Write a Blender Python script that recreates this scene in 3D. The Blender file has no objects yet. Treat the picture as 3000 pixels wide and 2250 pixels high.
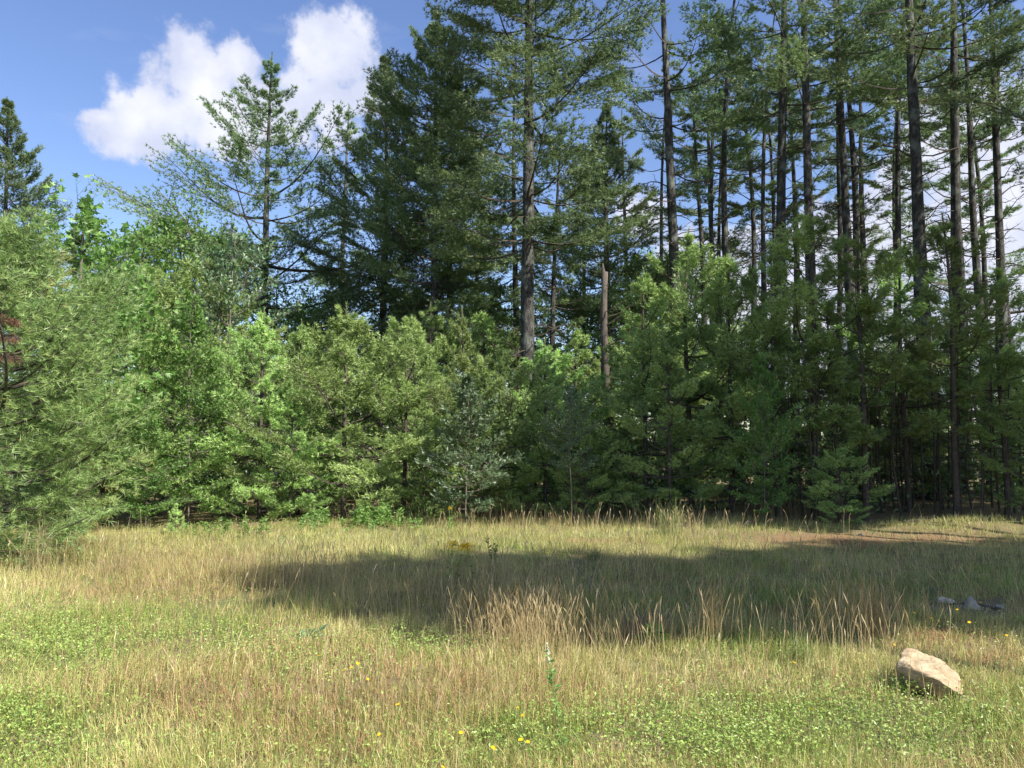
import bpy, bmesh, math, random
import numpy as np
from mathutils import Vector, Matrix, noise as mnoise
random.seed(7)
RNG = np.random.default_rng(7)
R = math.radians

# ---------------------------------------------------------------- camera, light, sky
FPX = 760.0; PITCH = R(4.2); EYE = 1.6
scn = bpy.context.scene
col = scn.collection
cam_d = bpy.data.cameras.new('camera'); cam_d.sensor_width = 36; cam_d.lens = FPX/1024*36
cam_d.clip_start = 0.05; cam_d.clip_end = 2000
cam = bpy.data.objects.new('camera', cam_d); col.objects.link(cam)
cam.location = (0, 0, EYE); cam.rotation_euler = (math.pi/2+PITCH, 0, 0)
scn.camera = cam
scn.view_settings.view_transform = 'Standard'; scn.view_settings.look = 'None'
scn.view_settings.gamma = 1; scn.view_settings.use_curve_mapping = False
scn.view_settings.exposure = 1.0

SUN_EL = R(44); SUN_AZ = R(127)      # azimuth clockwise from +Y: from the right and a little behind
sun_vec = Vector((math.sin(SUN_AZ)*math.cos(SUN_EL), math.cos(SUN_AZ)*math.cos(SUN_EL), math.sin(SUN_EL)))
sl = bpy.data.lights.new('sun', 'SUN'); sl.energy = 5.0; sl.angle = R(0.53); sl.color = (1.0, 0.95, 0.86)
so = bpy.data.objects.new('sun', sl); col.objects.link(so); so.location = (30, -20, 40)
so.rotation_euler = sun_vec.to_track_quat('Z', 'Y').to_euler()

def pdir(px, py):
    c, s = math.cos(PITCH), math.sin(PITCH)
    a, b = px-512, 384-py
    return np.array([a, FPX*c - b*s, FPX*s + b*c])
def ground_at(px, py, h=0.0):
    d = pdir(px, py); t = (h-EYE)/d[2]; return d[0]*t, d[1]*t
def x_at(px, py, Y):
    d = pdir(px, py); return d[0]*Y/d[1]
def z_at(px, py, Y):
    d = pdir(px, py); return EYE + d[2]*Y/d[1]
def to_px(x, y, z=0.0):
    c, s = math.cos(PITCH), math.sin(PITCH)
    dz = z-EYE; f = y*c+dz*s; u = -y*s+dz*c
    return 512+FPX*x/f, 384-FPX*u/f

def build_world():
    w = bpy.data.worlds.new('World'); scn.world = w; w.use_nodes = True
    nt = w.node_tree; N = nt.nodes; L = nt.links; N.clear()
    def val(x):
        return x
    def M(op, a, b=None, c=None, clamp=False):
        n = N.new('ShaderNodeMath'); n.operation = op; n.use_clamp = clamp
        for i, v in enumerate((a, b, c)):
            if v is None: continue
            if isinstance(v, (int, float)): n.inputs[i].default_value = v
            else: L.new(v, n.inputs[i])
        return n.outputs[0]
    sky = N.new('ShaderNodeTexSky'); sky.sky_type = 'NISHITA'; sky.sun_disc = False
    sky.sun_elevation = SUN_EL; sky.sun_rotation = SUN_AZ; sky.air_density = 1.0; sky.dust_density = 0.6; sky.ozone_density = 1.8
    hs = N.new('ShaderNodeHueSaturation'); hs.inputs['Saturation'].default_value = 1.1; hs.inputs['Hue'].default_value = 0.512; L.new(sky.outputs[0], hs.inputs['Color'])
    bg = N.new('ShaderNodeBackground'); L.new(hs.outputs[0], bg.inputs[0]); bg.inputs[1].default_value = 0.108
    tc = N.new('ShaderNodeTexCoord')
    nz = N.new('ShaderNodeTexNoise'); nz.inputs['Scale'].default_value = 15; nz.inputs['Detail'].default_value = 9; nz.inputs['Roughness'].default_value = 0.55
    L.new(tc.outputs['Generated'], nz.inputs['Vector'])
    nz2 = N.new('ShaderNodeTexNoise'); nz2.inputs['Scale'].default_value = 2.2; nz2.inputs['Detail'].default_value = 4
    L.new(tc.outputs['Generated'], nz2.inputs['Vector'])
    nz3 = N.new('ShaderNodeTexNoise'); nz3.inputs['Scale'].default_value = 42; nz3.inputs['Detail'].default_value = 8; nz3.inputs['Roughness'].default_value = 0.6
    L.new(tc.outputs['Generated'], nz3.inputs['Vector'])
    sep = N.new('ShaderNodeSeparateXYZ'); L.new(tc.outputs['Generated'], sep.inputs[0])
    az = M('ARCTAN2', sep.outputs[0], sep.outputs[1]); el = M('ARCSINE', sep.outputs[2])
    blobs = [(198,88,66,58),(165,112,68,46),(135,126,52,30),(220,122,62,50),(236,62,26,30),(104,118,30,11),
             (338,60,52,52),(322,100,62,48),(372,96,40,34),(286,118,50,44),
             (990,180,100,110),(900,250,120,80),(800,330,150,70),(700,270,60,50),(980,330,90,60),(1100,200,160,160),(640,215,40,26)]
    mask = None
    for px, py, rx, ry in blobs:
        d = pdir(px, py); d = d/np.linalg.norm(d)
        a0 = math.atan2(d[0], d[1]); e0 = math.asin(d[2])
        sc = FPX*(1+((px-512)/FPX)**2)
        ra = rx/sc; re = ry/FPX/(1+((440-py)/FPX)**2)
        u = M('MULTIPLY', M('SUBTRACT', az, a0), 1/ra); v = M('MULTIPLY', M('SUBTRACT', el, e0), 1/re)
        dd = M('SUBTRACT', 1.0, M('SQRT', M('ADD', M('MULTIPLY', u, u), M('MULTIPLY', v, v))))
        mask = dd if mask is None else M('SMOOTH_MAX', mask, dd, 0.25)
    # scattered clouds over the rest of the sky
    gen = M('SUBTRACT', M('MULTIPLY', nz2.outputs[0], 3.4), 2.0)
    far = M('GREATER_THAN', M('ABSOLUTE', az), 0.85)
    gen = M('ADD', M('MULTIPLY', gen, far), M('MULTIPLY', M('SUBTRACT', 1.0, far), -3.0))
    mask = M('MAXIMUM', mask, gen)
    m = M('ADD', M('ADD', mask, M('MULTIPLY', M('SUBTRACT', nz.outputs[0], 0.5), 2.0)), M('MULTIPLY', M('SUBTRACT', nz3.outputs[0], 0.5), 0.8))
    ramp = N.new('ShaderNodeMapRange'); ramp.interpolation_type = 'SMOOTHSTEP'
    ramp.inputs['From Min'].default_value = -0.12; ramp.inputs['From Max'].default_value = 0.34
    L.new(m, ramp.inputs['Value'])
    # thin wisps
    mp = N.new('ShaderNodeMapping'); mp.inputs['Scale'].default_value = (2.2, 5.5, 9.0); L.new(tc.outputs['Generated'], mp.inputs[0])
    nw = N.new('ShaderNodeTexNoise'); nw.inputs['Scale'].default_value = 2.0; nw.inputs['Detail'].default_value = 7; L.new(mp.outputs[0], nw.inputs['Vector'])
    wr = N.new('ShaderNodeMapRange'); wr.inputs['From Min'].default_value = 0.58; wr.inputs['From Max'].default_value = 0.85; wr.inputs['To Max'].default_value = 0.35
    L.new(nw.outputs[0], wr.inputs['Value'])
    fac = M('MAXIMUM', ramp.outputs[0], wr.outputs[0])
    fac = M('MULTIPLY', fac, 0.96)
    cr = N.new('ShaderNodeValToRGB'); cr.color_ramp.elements[0].position = 0.36; cr.color_ramp.elements[0].color = (0.60, 0.64, 0.80, 1)
    cr.color_ramp.elements[1].position = 0.62; cr.color_ramp.elements[1].color = (0.86, 0.87, 0.95, 1)
    ns = N.new('ShaderNodeTexNoise'); ns.inputs['Scale'].default_value = 13; ns.inputs['Detail'].default_value = 6
    ms = N.new('ShaderNodeMapping'); ms.inputs['Location'].default_value = (0.03, 0, -0.05); L.new(tc.outputs['Generated'], ms.inputs[0]); L.new(ms.outputs[0], ns.inputs['Vector'])
    L.new(M('ADD', M('MULTIPLY', ns.outputs[0], 0.75), M('MULTIPLY', m, 0.16)), cr.inputs[0])
    bc = N.new('ShaderNodeBackground'); L.new(cr.outputs[0], bc.inputs[0]); bc.inputs[1].default_value = 0.60
    mx = N.new('ShaderNodeMixShader'); L.new(fac, mx.inputs[0]); L.new(bg.outputs[0], mx.inputs[1]); L.new(bc.outputs[0], mx.inputs[2])
    out = N.new('ShaderNodeOutputWorld'); L.new(mx.outputs[0], out.inputs[0])
build_world()

# ---------------------------------------------------------------- materials
def new_mat(name):
    m = bpy.data.materials.new(name); m.use_nodes = True; m.node_tree.nodes.clear()
    return m, m.node_tree.nodes, m.node_tree.links
def ramp_node(N, stops):
    r = N.new('ShaderNodeValToRGB'); e = r.color_ramp.elements
    e[0].position, e[0].color = stops[0][0], (*stops[0][1], 1)
    e[1].position, e[1].color = stops[-1][0], (*stops[-1][1], 1)
    for p, c in stops[1:-1]:
        k = e.new(p); k.color = (*c, 1)
    return r
def foliage_mat(name, stops=None, trans=0.35, gloss=0.05, rough=0.45, use_col=False, huevar=0.02, valvar=0.3):
    m, N, L = new_mat(name)
    at = N.new('ShaderNodeAttribute'); at.attribute_name = 'col' if use_col else 'tint'
    if use_col: c = at.outputs['Color']
    else:
        r = ramp_node(N, stops); L.new(at.outputs['Fac'], r.inputs[0]); c = r.outputs[0]
        oi = N.new('ShaderNodeObjectInfo'); h = N.new('ShaderNodeHueSaturation')
        a = N.new('ShaderNodeMapRange'); a.inputs['To Min'].default_value = 0.5-huevar; a.inputs['To Max'].default_value = 0.5+huevar; L.new(oi.outputs['Random'], a.inputs[0]); L.new(a.outputs[0], h.inputs['Hue'])
        b = N.new('ShaderNodeMapRange'); b.inputs['To Min'].default_value = 1-valvar/2; b.inputs['To Max'].default_value = 1+valvar/2; L.new(oi.outputs['Random'], b.inputs[0]); L.new(b.outputs[0], h.inputs['Value'])
        L.new(c, h.inputs['Color']); c = h.outputs[0]
    d = N.new('ShaderNodeBsdfDiffuse'); t = N.new('ShaderNodeBsdfTranslucent'); g = N.new('ShaderNodeBsdfGlossy'); g.inputs['Roughness'].default_value = rough
    L.new(c, d.inputs[0]); L.new(c, t.inputs[0])
    x = N.new('ShaderNodeMixShader'); x.inputs[0].default_value = trans; L.new(d.outputs[0], x.inputs[1]); L.new(t.outputs[0], x.inputs[2])
    y = N.new('ShaderNodeMixShader'); y.inputs[0].default_value = gloss; L.new(x.outputs[0], y.inputs[1]); L.new(g.outputs[0], y.inputs[2])
    o = N.new('ShaderNodeOutputMaterial'); L.new(y.outputs[0], o.inputs[0])
    return m
def rough_mat(name, stops, scale=8, detail=8, rough=0.9, bump=0.3, bdist=0.02, stretch=(1,1,1), second=None, coord='Object'):
    m, N, L = new_mat(name)
    tc = N.new('ShaderNodeTexCoord'); mp = N.new('ShaderNodeMapping'); mp.inputs['Scale'].default_value = stretch
    L.new(tc.outputs[coord], mp.inputs[0])
    n = N.new('ShaderNodeTexNoise'); n.inputs['Scale'].default_value = scale; n.inputs['Detail'].default_value = detail; n.inputs['Roughness'].default_value = 0.62
    L.new(mp.outputs[0], n.inputs['Vector'])
    r = ramp_node(N, stops); L.new(n.outputs[0], r.inputs[0]); c = r.outputs[0]
    if second:
        sc, lo, hi, colr = second
        n2 = N.new('ShaderNodeTexNoise'); n2.inputs['Scale'].default_value = sc; n2.inputs['Detail'].default_value = 6; L.new(tc.outputs[coord], n2.inputs['Vector'])
        k = N.new('ShaderNodeMapRange'); k.inputs['From Min'].default_value = lo; k.inputs['From Max'].default_value = hi; L.new(n2.outputs[0], k.inputs[0])
        mx = N.new('ShaderNodeMix'); mx.data_type = 'RGBA'; L.new(k.outputs[0], mx.inputs['Factor']); L.new(c, mx.inputs['A']); mx.inputs['B'].default_value = (*colr, 1); c = mx.outputs['Result']
    p = N.new('ShaderNodeBsdfPrincipled'); p.inputs['Roughness'].default_value = rough; L.new(c, p.inputs['Base Color'])
    if 'Specular IOR Level' in p.inputs: p.inputs['Specular IOR Level'].default_value = 0.2
    b = N.new('ShaderNodeBump'); b.inputs['Strength'].default_value = bump; b.inputs['Distance'].default_value = bdist
    L.new(n.outputs[0], b.inputs['Height']); L.new(b.outputs[0], p.inputs['Normal'])
    o = N.new('ShaderNodeOutputMaterial'); L.new(p.outputs[0], o.inputs[0])
    return m

MT = {}
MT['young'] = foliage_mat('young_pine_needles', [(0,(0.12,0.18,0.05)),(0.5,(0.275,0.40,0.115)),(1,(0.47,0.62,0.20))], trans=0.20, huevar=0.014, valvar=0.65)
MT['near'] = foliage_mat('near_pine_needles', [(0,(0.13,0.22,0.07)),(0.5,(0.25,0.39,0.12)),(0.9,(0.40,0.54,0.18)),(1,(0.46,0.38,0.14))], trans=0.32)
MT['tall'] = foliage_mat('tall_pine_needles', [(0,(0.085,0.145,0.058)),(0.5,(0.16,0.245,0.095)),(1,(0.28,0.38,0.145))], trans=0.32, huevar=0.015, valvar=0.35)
MT['leaf'] = foliage_mat('broad_leaves', [(0,(0.085,0.17,0.04)),(0.6,(0.165,0.31,0.06)),(1,(0.27,0.42,0.11))], trans=0.5, gloss=0.04, rough=0.5, huevar=0.012)
MT['oak'] = foliage_mat('oak_leaves', [(0,(0.07,0.13,0.05)),(0.6,(0.11,0.20,0.08)),(1,(0.17,0.27,0.13))], trans=0.42, gloss=0.06, rough=0.5)
MT['brown_needles'] = foliage_mat('dead_needles', [(0,(0.13,0.07,0.035)),(1,(0.26,0.13,0.07))], trans=0.2)
MT['grass'] = foliage_mat('grass_blades', use_col=True, trans=0.38, gloss=0.04)
MT['petal'] = foliage_mat('yellow_petals', [(0,(0.75,0.42,0.01)),(1,(0.85,0.62,0.02))], trans=0.25, gloss=0.02, huevar=0.0)
MT['white'] = foliage_mat('pale_blossom', [(0,(0.55,0.60,0.42)),(1,(0.8,0.82,0.7))], trans=0.3, huevar=0)
MT['stem'] = foliage_mat('green_stem', [(0,(0.12,0.18,0.05)),(1,(0.22,0.28,0.09))], trans=0.1)
MT['bark'] = rough_mat('pine_bark', [(0.3,(0.018,0.016,0.014)),(0.5,(0.050,0.047,0.042)),(0.7,(0.11,0.105,0.095))], scale=9, stretch=(1.6,1.6,0.45), bump=0.9, bdist=0.05, second=(3.5,0.52,0.66,(0.13,0.14,0.12)))
MT['twig'] = rough_mat('twig_bark', [(0.3,(0.045,0.036,0.028)),(0.7,(0.12,0.10,0.08))], scale=12, bump=0.3)
MT['dead'] = rough_mat('dead_wood', [(0.3,(0.04,0.032,0.026)),(0.7,(0.16,0.135,0.11))], scale=10, stretch=(1,1,0.3), bump=0.5)
MT['thin'] = rough_mat('smooth_sapling_bark', [(0.3,(0.08,0.07,0.05)),(0.7,(0.20,0.18,0.15))], scale=14, bump=0.2)

def ground_mat():
    m, N, L = new_mat('meadow_soil')
    tc = N.new('ShaderNodeTexCoord')
    def nz(s, d=8):
        n = N.new('ShaderNodeTexNoise'); n.inputs['Scale'].default_value = s; n.inputs['Detail'].default_value = d; n.inputs['Roughness'].default_value = 0.65
        L.new(tc.outputs['Object'], n.inputs['Vector']); return n.outputs[0]
    a = ramp_node(N, [(0.3,(0.07,0.055,0.03)),(0.5,(0.17,0.135,0.07)),(0.7,(0.27,0.22,0.12))]); L.new(nz(26), a.inputs[0])
    b = ramp_node(N, [(0.3,(0.06,0.075,0.02)),(0.7,(0.17,0.19,0.06))]); L.new(nz(19), b.inputs[0])
    k = N.new('ShaderNodeMapRange'); k.inputs['From Min'].default_value = 0.42; k.inputs['From Max'].default_value = 0.6; L.new(nz(0.9, 5), k.inputs[0])
    mx = N.new('ShaderNodeMix'); mx.data_type = 'RGBA'; L.new(k.outputs[0], mx.inputs['Factor']); L.new(a.outputs[0], mx.inputs['A']); L.new(b.outputs[0], mx.inputs['B'])
    # under the trees: needle litter, darker and redder
    ge = N.new('ShaderNodeAttribute'); ge.attribute_name = 'tint'
    c = ramp_node(N, [(0.3,(0.08,0.038,0.02)),(0.5,(0.22,0.125,0.055)),(0.7,(0.36,0.22,0.11))]); L.new(nz(40), c.inputs[0])
    m2 = N.new('ShaderNodeMix'); m2.data_type = 'RGBA'; lm = N.new('ShaderNodeMapRange'); lm.inputs['From Min'].default_value = 0.38; lm.inputs['From Max'].default_value = 0.56; L.new(nz(5.5), lm.inputs[0]); mm = N.new('ShaderNodeMath'); mm.operation = 'MULTIPLY'; L.new(ge.outputs['Fac'], mm.inputs[0]); L.new(lm.outputs[0], mm.inputs[1]); L.new(mm.outputs[0], m2.inputs['Factor']); L.new(mx.outputs['Result'], m2.inputs['A']); L.new(c.outputs[0], m2.inputs['B'])
    p = N.new('ShaderNodeBsdfPrincipled'); p.inputs['Roughness'].default_value = 0.95; L.new(m2.outputs['Result'], p.inputs['Base Color'])
    bp = N.new('ShaderNodeBump'); bp.inputs['Strength'].default_value = 0.6; bp.inputs['Distance'].default_value = 0.03; L.new(nz(30), bp.inputs['Height']); L.new(bp.outputs[0], p.inputs['Normal'])
    o = N.new('ShaderNodeOutputMaterial'); L.new(p.outputs[0], o.inputs[0]); return m
MT['ground'] = ground_mat()

# ---------------------------------------------------------------- mesh helpers (all triangles, numpy)
class MB:
    def __init__(s): s.v=[]; s.t=[]; s.tint=[]; s.col=[]; s.n=0
    def add(s, v, t, tint=0.5, colr=None):
        v = np.asarray(v, np.float32).reshape(-1,3); t = np.asarray(t, np.int32).reshape(-1,3)
        s.v.append(v); s.t.append(t+s.n); s.n += len(v)
        s.tint.append(np.broadcast_to(np.asarray(tint, np.float32), (len(v),)))
        if colr is not None: s.col.append(np.asarray(colr, np.float32).reshape(-1,3))
    def tris(s): return sum(len(t) for t in s.t)
    def mesh(s, name, mat, smooth=False):
        me = bpy.data.meshes.new(name)
        v = np.concatenate(s.v); t = np.concatenate(s.t)
        me.vertices.add(len(v)); me.vertices.foreach_set('co', v.ravel())
        me.loops.add(t.size); me.loops.foreach_set('vertex_index', t.ravel())
        me.polygons.add(len(t)); me.polygons.foreach_set('loop_start', np.arange(0, t.size, 3, dtype=np.int32))
        me.polygons.foreach_set('use_smooth', np.full(len(t), smooth))
        me.update(calc_edges=True)
        if s.col:
            a = me.attributes.new('col', 'FLOAT_COLOR', 'POINT'); c = np.concatenate(s.col)
            a.data.foreach_set('color', np.concatenate([c, np.ones((len(c),1), np.float32)], 1).astype(np.float32).ravel())
        else:
            a = me.attributes.new('tint', 'FLOAT', 'POINT'); a.data.foreach_set('value', np.concatenate(s.tint).astype(np.float32))
        me.materials.append(mat)
        TOTAL[0] += len(t); LOG.append((name,len(t)))
        return me
TOTAL = [0]; LOG = []
def link(name, me, parent=None):
    o = bpy.data.objects.new(name, me); col.objects.link(o)
    if parent: o.parent = parent
    return o
def tag(o, label=None, cat=None, group=None, kind=None):
    if label: o['label'] = label
    if cat: o['category'] = cat
    if group: o['group'] = group
    if kind: o['kind'] = kind
    return o
def empty(name, loc=(0,0,0), rz=0):
    o = bpy.data.objects.new(name, None); col.objects.link(o); o.location = loc; o.rotation_euler = (0,0,rz); o.empty_display_size = 0.2
    return o
def copy_tree(root):
    r = root.copy(); col.objects.link(r)
    for ch in list(root.children):
        c = ch.copy(); col.objects.link(c); c.parent = r
        for g in list(ch.children):
            d = g.copy(); col.objects.link(d); d.parent = c
    return r
def norm(a): return a/np.maximum(np.linalg.norm(a, axis=-1, keepdims=True), 1e-9)

def tube(mb, pts, rad, sides=6, tint=0.5, jit=0.0, rng=RNG):
    pts = np.asarray(pts, float); rad = np.broadcast_to(np.asarray(rad, float), (len(pts),))
    d = norm(np.gradient(pts, axis=0)); ref = np.array([0,0,1.0]) if abs(d[0,2]) < 0.9 else np.array([1.0,0,0])
    a = norm(np.cross(d, ref)); b = np.cross(d, a)
    th = np.arange(sides)*2*math.pi/sides
    rr = rad[:,None]*(1+jit*rng.standard_normal((len(pts), sides)))
    v = pts[:,None,:] + rr[:,:,None]*(np.cos(th)[None,:,None]*a[:,None,:] + np.sin(th)[None,:,None]*b[:,None,:])
    i = np.arange(len(pts)-1)[:,None]*sides; j = np.arange(sides)[None,:]; k = (j+1)%sides
    q = np.stack([i+j, i+k, i+sides+k, i+sides+j], -1).reshape(-1,4)
    t = np.concatenate([q[:,[0,1,2]], q[:,[0,2,3]]])
    vv = np.concatenate([v.reshape(-1,3), pts[-1:]]); n = len(pts)*sides
    cap = np.stack([np.full(sides, n), n-sides+np.arange(sides), n-sides+(np.arange(sides)+1)%sides], 1)
    mb.add(vv, np.concatenate([t, cap]), tint)
def sticks(mb, A, B, ra, rb, sides=3):
    """many straight tapered twigs at once"""
    A = np.asarray(A, float); B = np.asarray(B, float); n = len(A)
    if n == 0: return
    d = norm(B-A); ref = np.where(np.abs(d[:,2:3]) < 0.9, np.array([[0,0,1.0]]), np.array([[1.0,0,0]]))
    a = norm(np.cross(d, ref)); b = np.cross(d, a)
    ra = np.broadcast_to(ra, (n,)); rb = np.broadcast_to(rb, (n,))
    V = np.zeros((n, 2*sides, 3))
    for s in range(sides):
        th = s*2*math.pi/sides; o = math.cos(th)*a+math.sin(th)*b
        V[:,s] = A+o*ra[:,None]; V[:,sides+s] = B+o*rb[:,None]
    T = []
    for s in range(sides):
        k = (s+1)%sides; T += [[s,k,sides+k],[s,sides+k,sides+s]]
    T = np.array(T)[None]+(np.arange(n)*2*sides)[:,None,None]
    mb.add(V.reshape(-1,3), T.reshape(-1,3))
def needles(mb, P, D, n, length, width, spread, rng, tint0=0.5, tvar=0.2):
    """n flat tapering needles per tuft"""
    m = len(P); P = np.repeat(P, n, 0); D = np.repeat(norm(D), n, 0)
    tt = np.repeat(np.clip(tint0+tvar*rng.standard_normal(m), 0, 1), n) if np.isscalar(tint0) else np.repeat(np.clip(tint0+tvar*rng.standard_normal(m),0,1), n)
    r = norm(rng.standard_normal(P.shape)); side = norm(np.cross(D, r))
    ang = spread*(0.35+0.65*rng.random(len(P)))
    d = D*np.cos(ang)[:,None]+side*np.sin(ang)[:,None]
    L = length*(0.7+0.45*rng.random(len(P)))
    w = norm(np.cross(d, norm(rng.standard_normal(P.shape))))*(width/2)
    P = P - D*(rng.random(len(P))*length*0.35)[:,None]
    tip = P+d*L[:,None]; tip[:,2] -= 0.12*L*rng.random(len(P))
    V = np.stack([P-w, P+w, tip], 1).reshape(-1,3)
    mb.add(V, np.arange(len(V)).reshape(-1,3), np.repeat(np.clip(tt+0.06*rng.standard_normal(len(tt)),0,1), 3))
def leaves(mb, P, D, length, width, rng, up=0.75, tint=0.5, tvar=0.2, lobed=False, droop=0.2):
    m = len(P); D = norm(D+0.5*rng.standard_normal(D.shape)*0.8)
    D[:,2] -= droop*rng.random(m); D = norm(D)
    U = norm(np.array([[0,0,1.0]])*up+(1-up)*2.2*rng.standard_normal((m,3)))
    S = norm(np.cross(D, U)); U = np.cross(S, D)
    L = length*(0.6+0.6*rng.random(m)); W = width*(0.6+0.6*rng.random(m))
    tt = np.clip(tint+tvar*rng.standard_normal(m), 0, 1)
    if not lobed:
        prof = [(0,0),(0.45,0.5),(1,0),(0.45,-0.5)]; T0 = np.array([[0,1,2],[0,2,3]])
    else:
        prof = [(0,0),(0.10,0.42),(0.38,0.25),(0.48,0.62),(0.62,0.2),(1,0),(0.62,-0.2),(0.48,-0.62),(0.38,-0.25),(0.10,-0.42)]
        T0 = np.array([[0,1,2],[0,2,4],[2,3,4],[0,4,5],[0,5,6],[0,6,8],[6,7,8],[0,8,9]])
    V = np.zeros((m, len(prof), 3))
    for i, (u, v) in enumerate(prof):
        V[:,i] = P+D*(L*u)[:,None]+S*(W*v)[:,None]+U*(abs(v)*W*0.35-0.12*L*u*u)[:,None]
    T = T0[None]+(np.arange(m)*len(prof))[:,None,None]
    mb.add(V.reshape(-1,3), T.reshape(-1,3), np.repeat(tt, len(prof)))

# ---------------------------------------------------------------- boughs and trees
def bough_proto(rng, sides=11, flat=0.35, sweep=0.25, spacing=0.03, start=0.22, sub=True, wide=0.42):
    """unit-length bough along +X: tufts (P, D, s) and twig segments (A, B, ra)"""
    P=[]; D=[]; S=[]; A=[]; B=[]; Rr=[]
    ph = rng.uniform(-0.25, 0.25)
    def main(s): return np.array([s*(1-0.04*s), 0.10*math.sin(s*3+ph*6)*s+0.0, sweep*s*s-0.05*math.sin(s*5)])
    xs = np.linspace(0, 1, 8); mp = np.array([main(s) for s in xs])
    for i in range(7): A.append(mp[i]); B.append(mp[i+1]); Rr.append((1-xs[i])**0.9)
    def shoot(o, d, ln, s, lvl):
        k = max(2, int(ln/spacing)); bend = rng.uniform(0.05, 0.3)
        d = d/np.linalg.norm(d); e = o+d*ln+np.array([0,0,bend*ln*0.6])
        A.append(o); B.append(e); Rr.append(0.16 if lvl == 1 else 0.08)
        lo = 0.30 if lvl == 1 else 0.15
        for q in np.linspace(lo, 1, k):
            p = o+d*ln*q+np.array([0,0,bend*ln*0.6*q*q])+rng.normal(0, 0.006, 3)
            P.append(p); D.append(d+np.array([0,0,0.35])+rng.normal(0,0.25,3)*1.0); S.append(s+ln*q*0.5)
        if lvl == 1 and sub:
            for q in np.arange(0.25, 0.95, 0.075/ln if ln > 0.15 else 0.4):
                sg = rng.choice([-1,1]); a = rng.uniform(0.5,1.0)*sg
                dd = np.array([d[0]*math.cos(a)-d[1]*math.sin(a), d[0]*math.sin(a)+d[1]*math.cos(a), d[2]+rng.normal(0,flat)])
                shoot(o+d*ln*q, dd, ln*(1-q)*0.6+0.05, s+ln*q*0.5, 2)
    n = sides*2
    for i in range(n):
        s = start+(0.97-start)*(i+rng.uniform(-0.3,0.3))/n
        sg = 1 if i%2 else -1; a = sg*rng.uniform(0.6, 1.05)
        shoot(main(s), np.array([math.cos(a), math.sin(a), rng.normal(0.12, flat)]), (wide*(1-s)**0.6*(0.7+0.5*rng.random())+0.07), s, 1)
    shoot(main(0.9), np.array([1,0,0.3]), 0.14, 0.9, 1)
    return dict(P=np.array(P), D=norm(np.array(D)), S=np.array(S), A=np.array(A), B=np.array(B), R=np.array(Rr))

def place_bough(pr, base, az, elev, L, keep, rng, roll=None, rsd=0.25):
    ca, sa, ce, se = math.cos(az), math.sin(az), math.cos(elev), math.sin(elev)
    ro = rng.normal(0, rsd) if roll is None else roll
    X = np.array([ca*ce, sa*ce, se]); Y0 = np.array([-sa, ca, 0]); Z0 = np.cross(X, Y0)
    Y = Y0*math.cos(ro)+Z0*math.sin(ro); Z = np.cross(X, Y)
    Mx = np.stack([X, Y, Z])
    k = rng.random(len(pr['P'])) < keep
    P = base+(pr['P'][k]*L)@Mx; D = pr['D'][k]@Mx
    return P, D, pr['S'][k], base+(pr['A']*L)@Mx, base+(pr['B']*L)@Mx, pr['R']

def trunk_curve(H, rng, bend=0.25, n=14):
    z = np.linspace(-0.15, H, n); t = z/H
    a, b, c, d = rng.normal(0, bend, 4)
    return np.stack([a*np.sin(t*3+c)*t+0.3*b*np.sin(t*7)*t, b*np.sin(t*3.3+d)*t, z], 1)
def on_curve(C, z): return np.array([np.interp(z, C[:,2], C[:,0]), np.interp(z, C[:,2], C[:,1]), z])

DEAD = []
def dead_branch_meshes():
    rng = np.random.default_rng(3)
    for i in range(7):
        mb = MB(); L = rng.uniform(1.0, 2.4); n = 6; s = np.linspace(0,1,n); up = rng.uniform(-0.15, 0.35)
        pts = np.stack([s*L, 0.08*L*np.sin(s*4+i), up*L*s+0.06*L*np.sin(s*6+i)-0.1*L*s*s], 1)
        tube(mb, pts, 0.024*(1-s)**0.8+0.004, 4)
        for k in range(rng.integers(4,9)):
            q = rng.uniform(0.25, 0.95); o = np.array([np.interp(q, s, pts[:,j]) for j in range(3)])
            a = rng.choice([-1,1])*rng.uniform(0.5,1.1); l = L*rng.uniform(0.15,0.42)
            p1 = o+np.array([math.cos(a), math.sin(a), rng.normal(0,0.3)])*l*0.5; p2 = p1+np.array([math.cos(a*0.7), math.sin(a*0.7), rng.normal(0,0.4)])*l*0.5
            tube(mb, [o,p1,p2], [0.009,0.006,0.003], 3)
        DEAD.append(mb.mesh('dead_branch', MT['twig']))
dead_branch_meshes()

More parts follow.
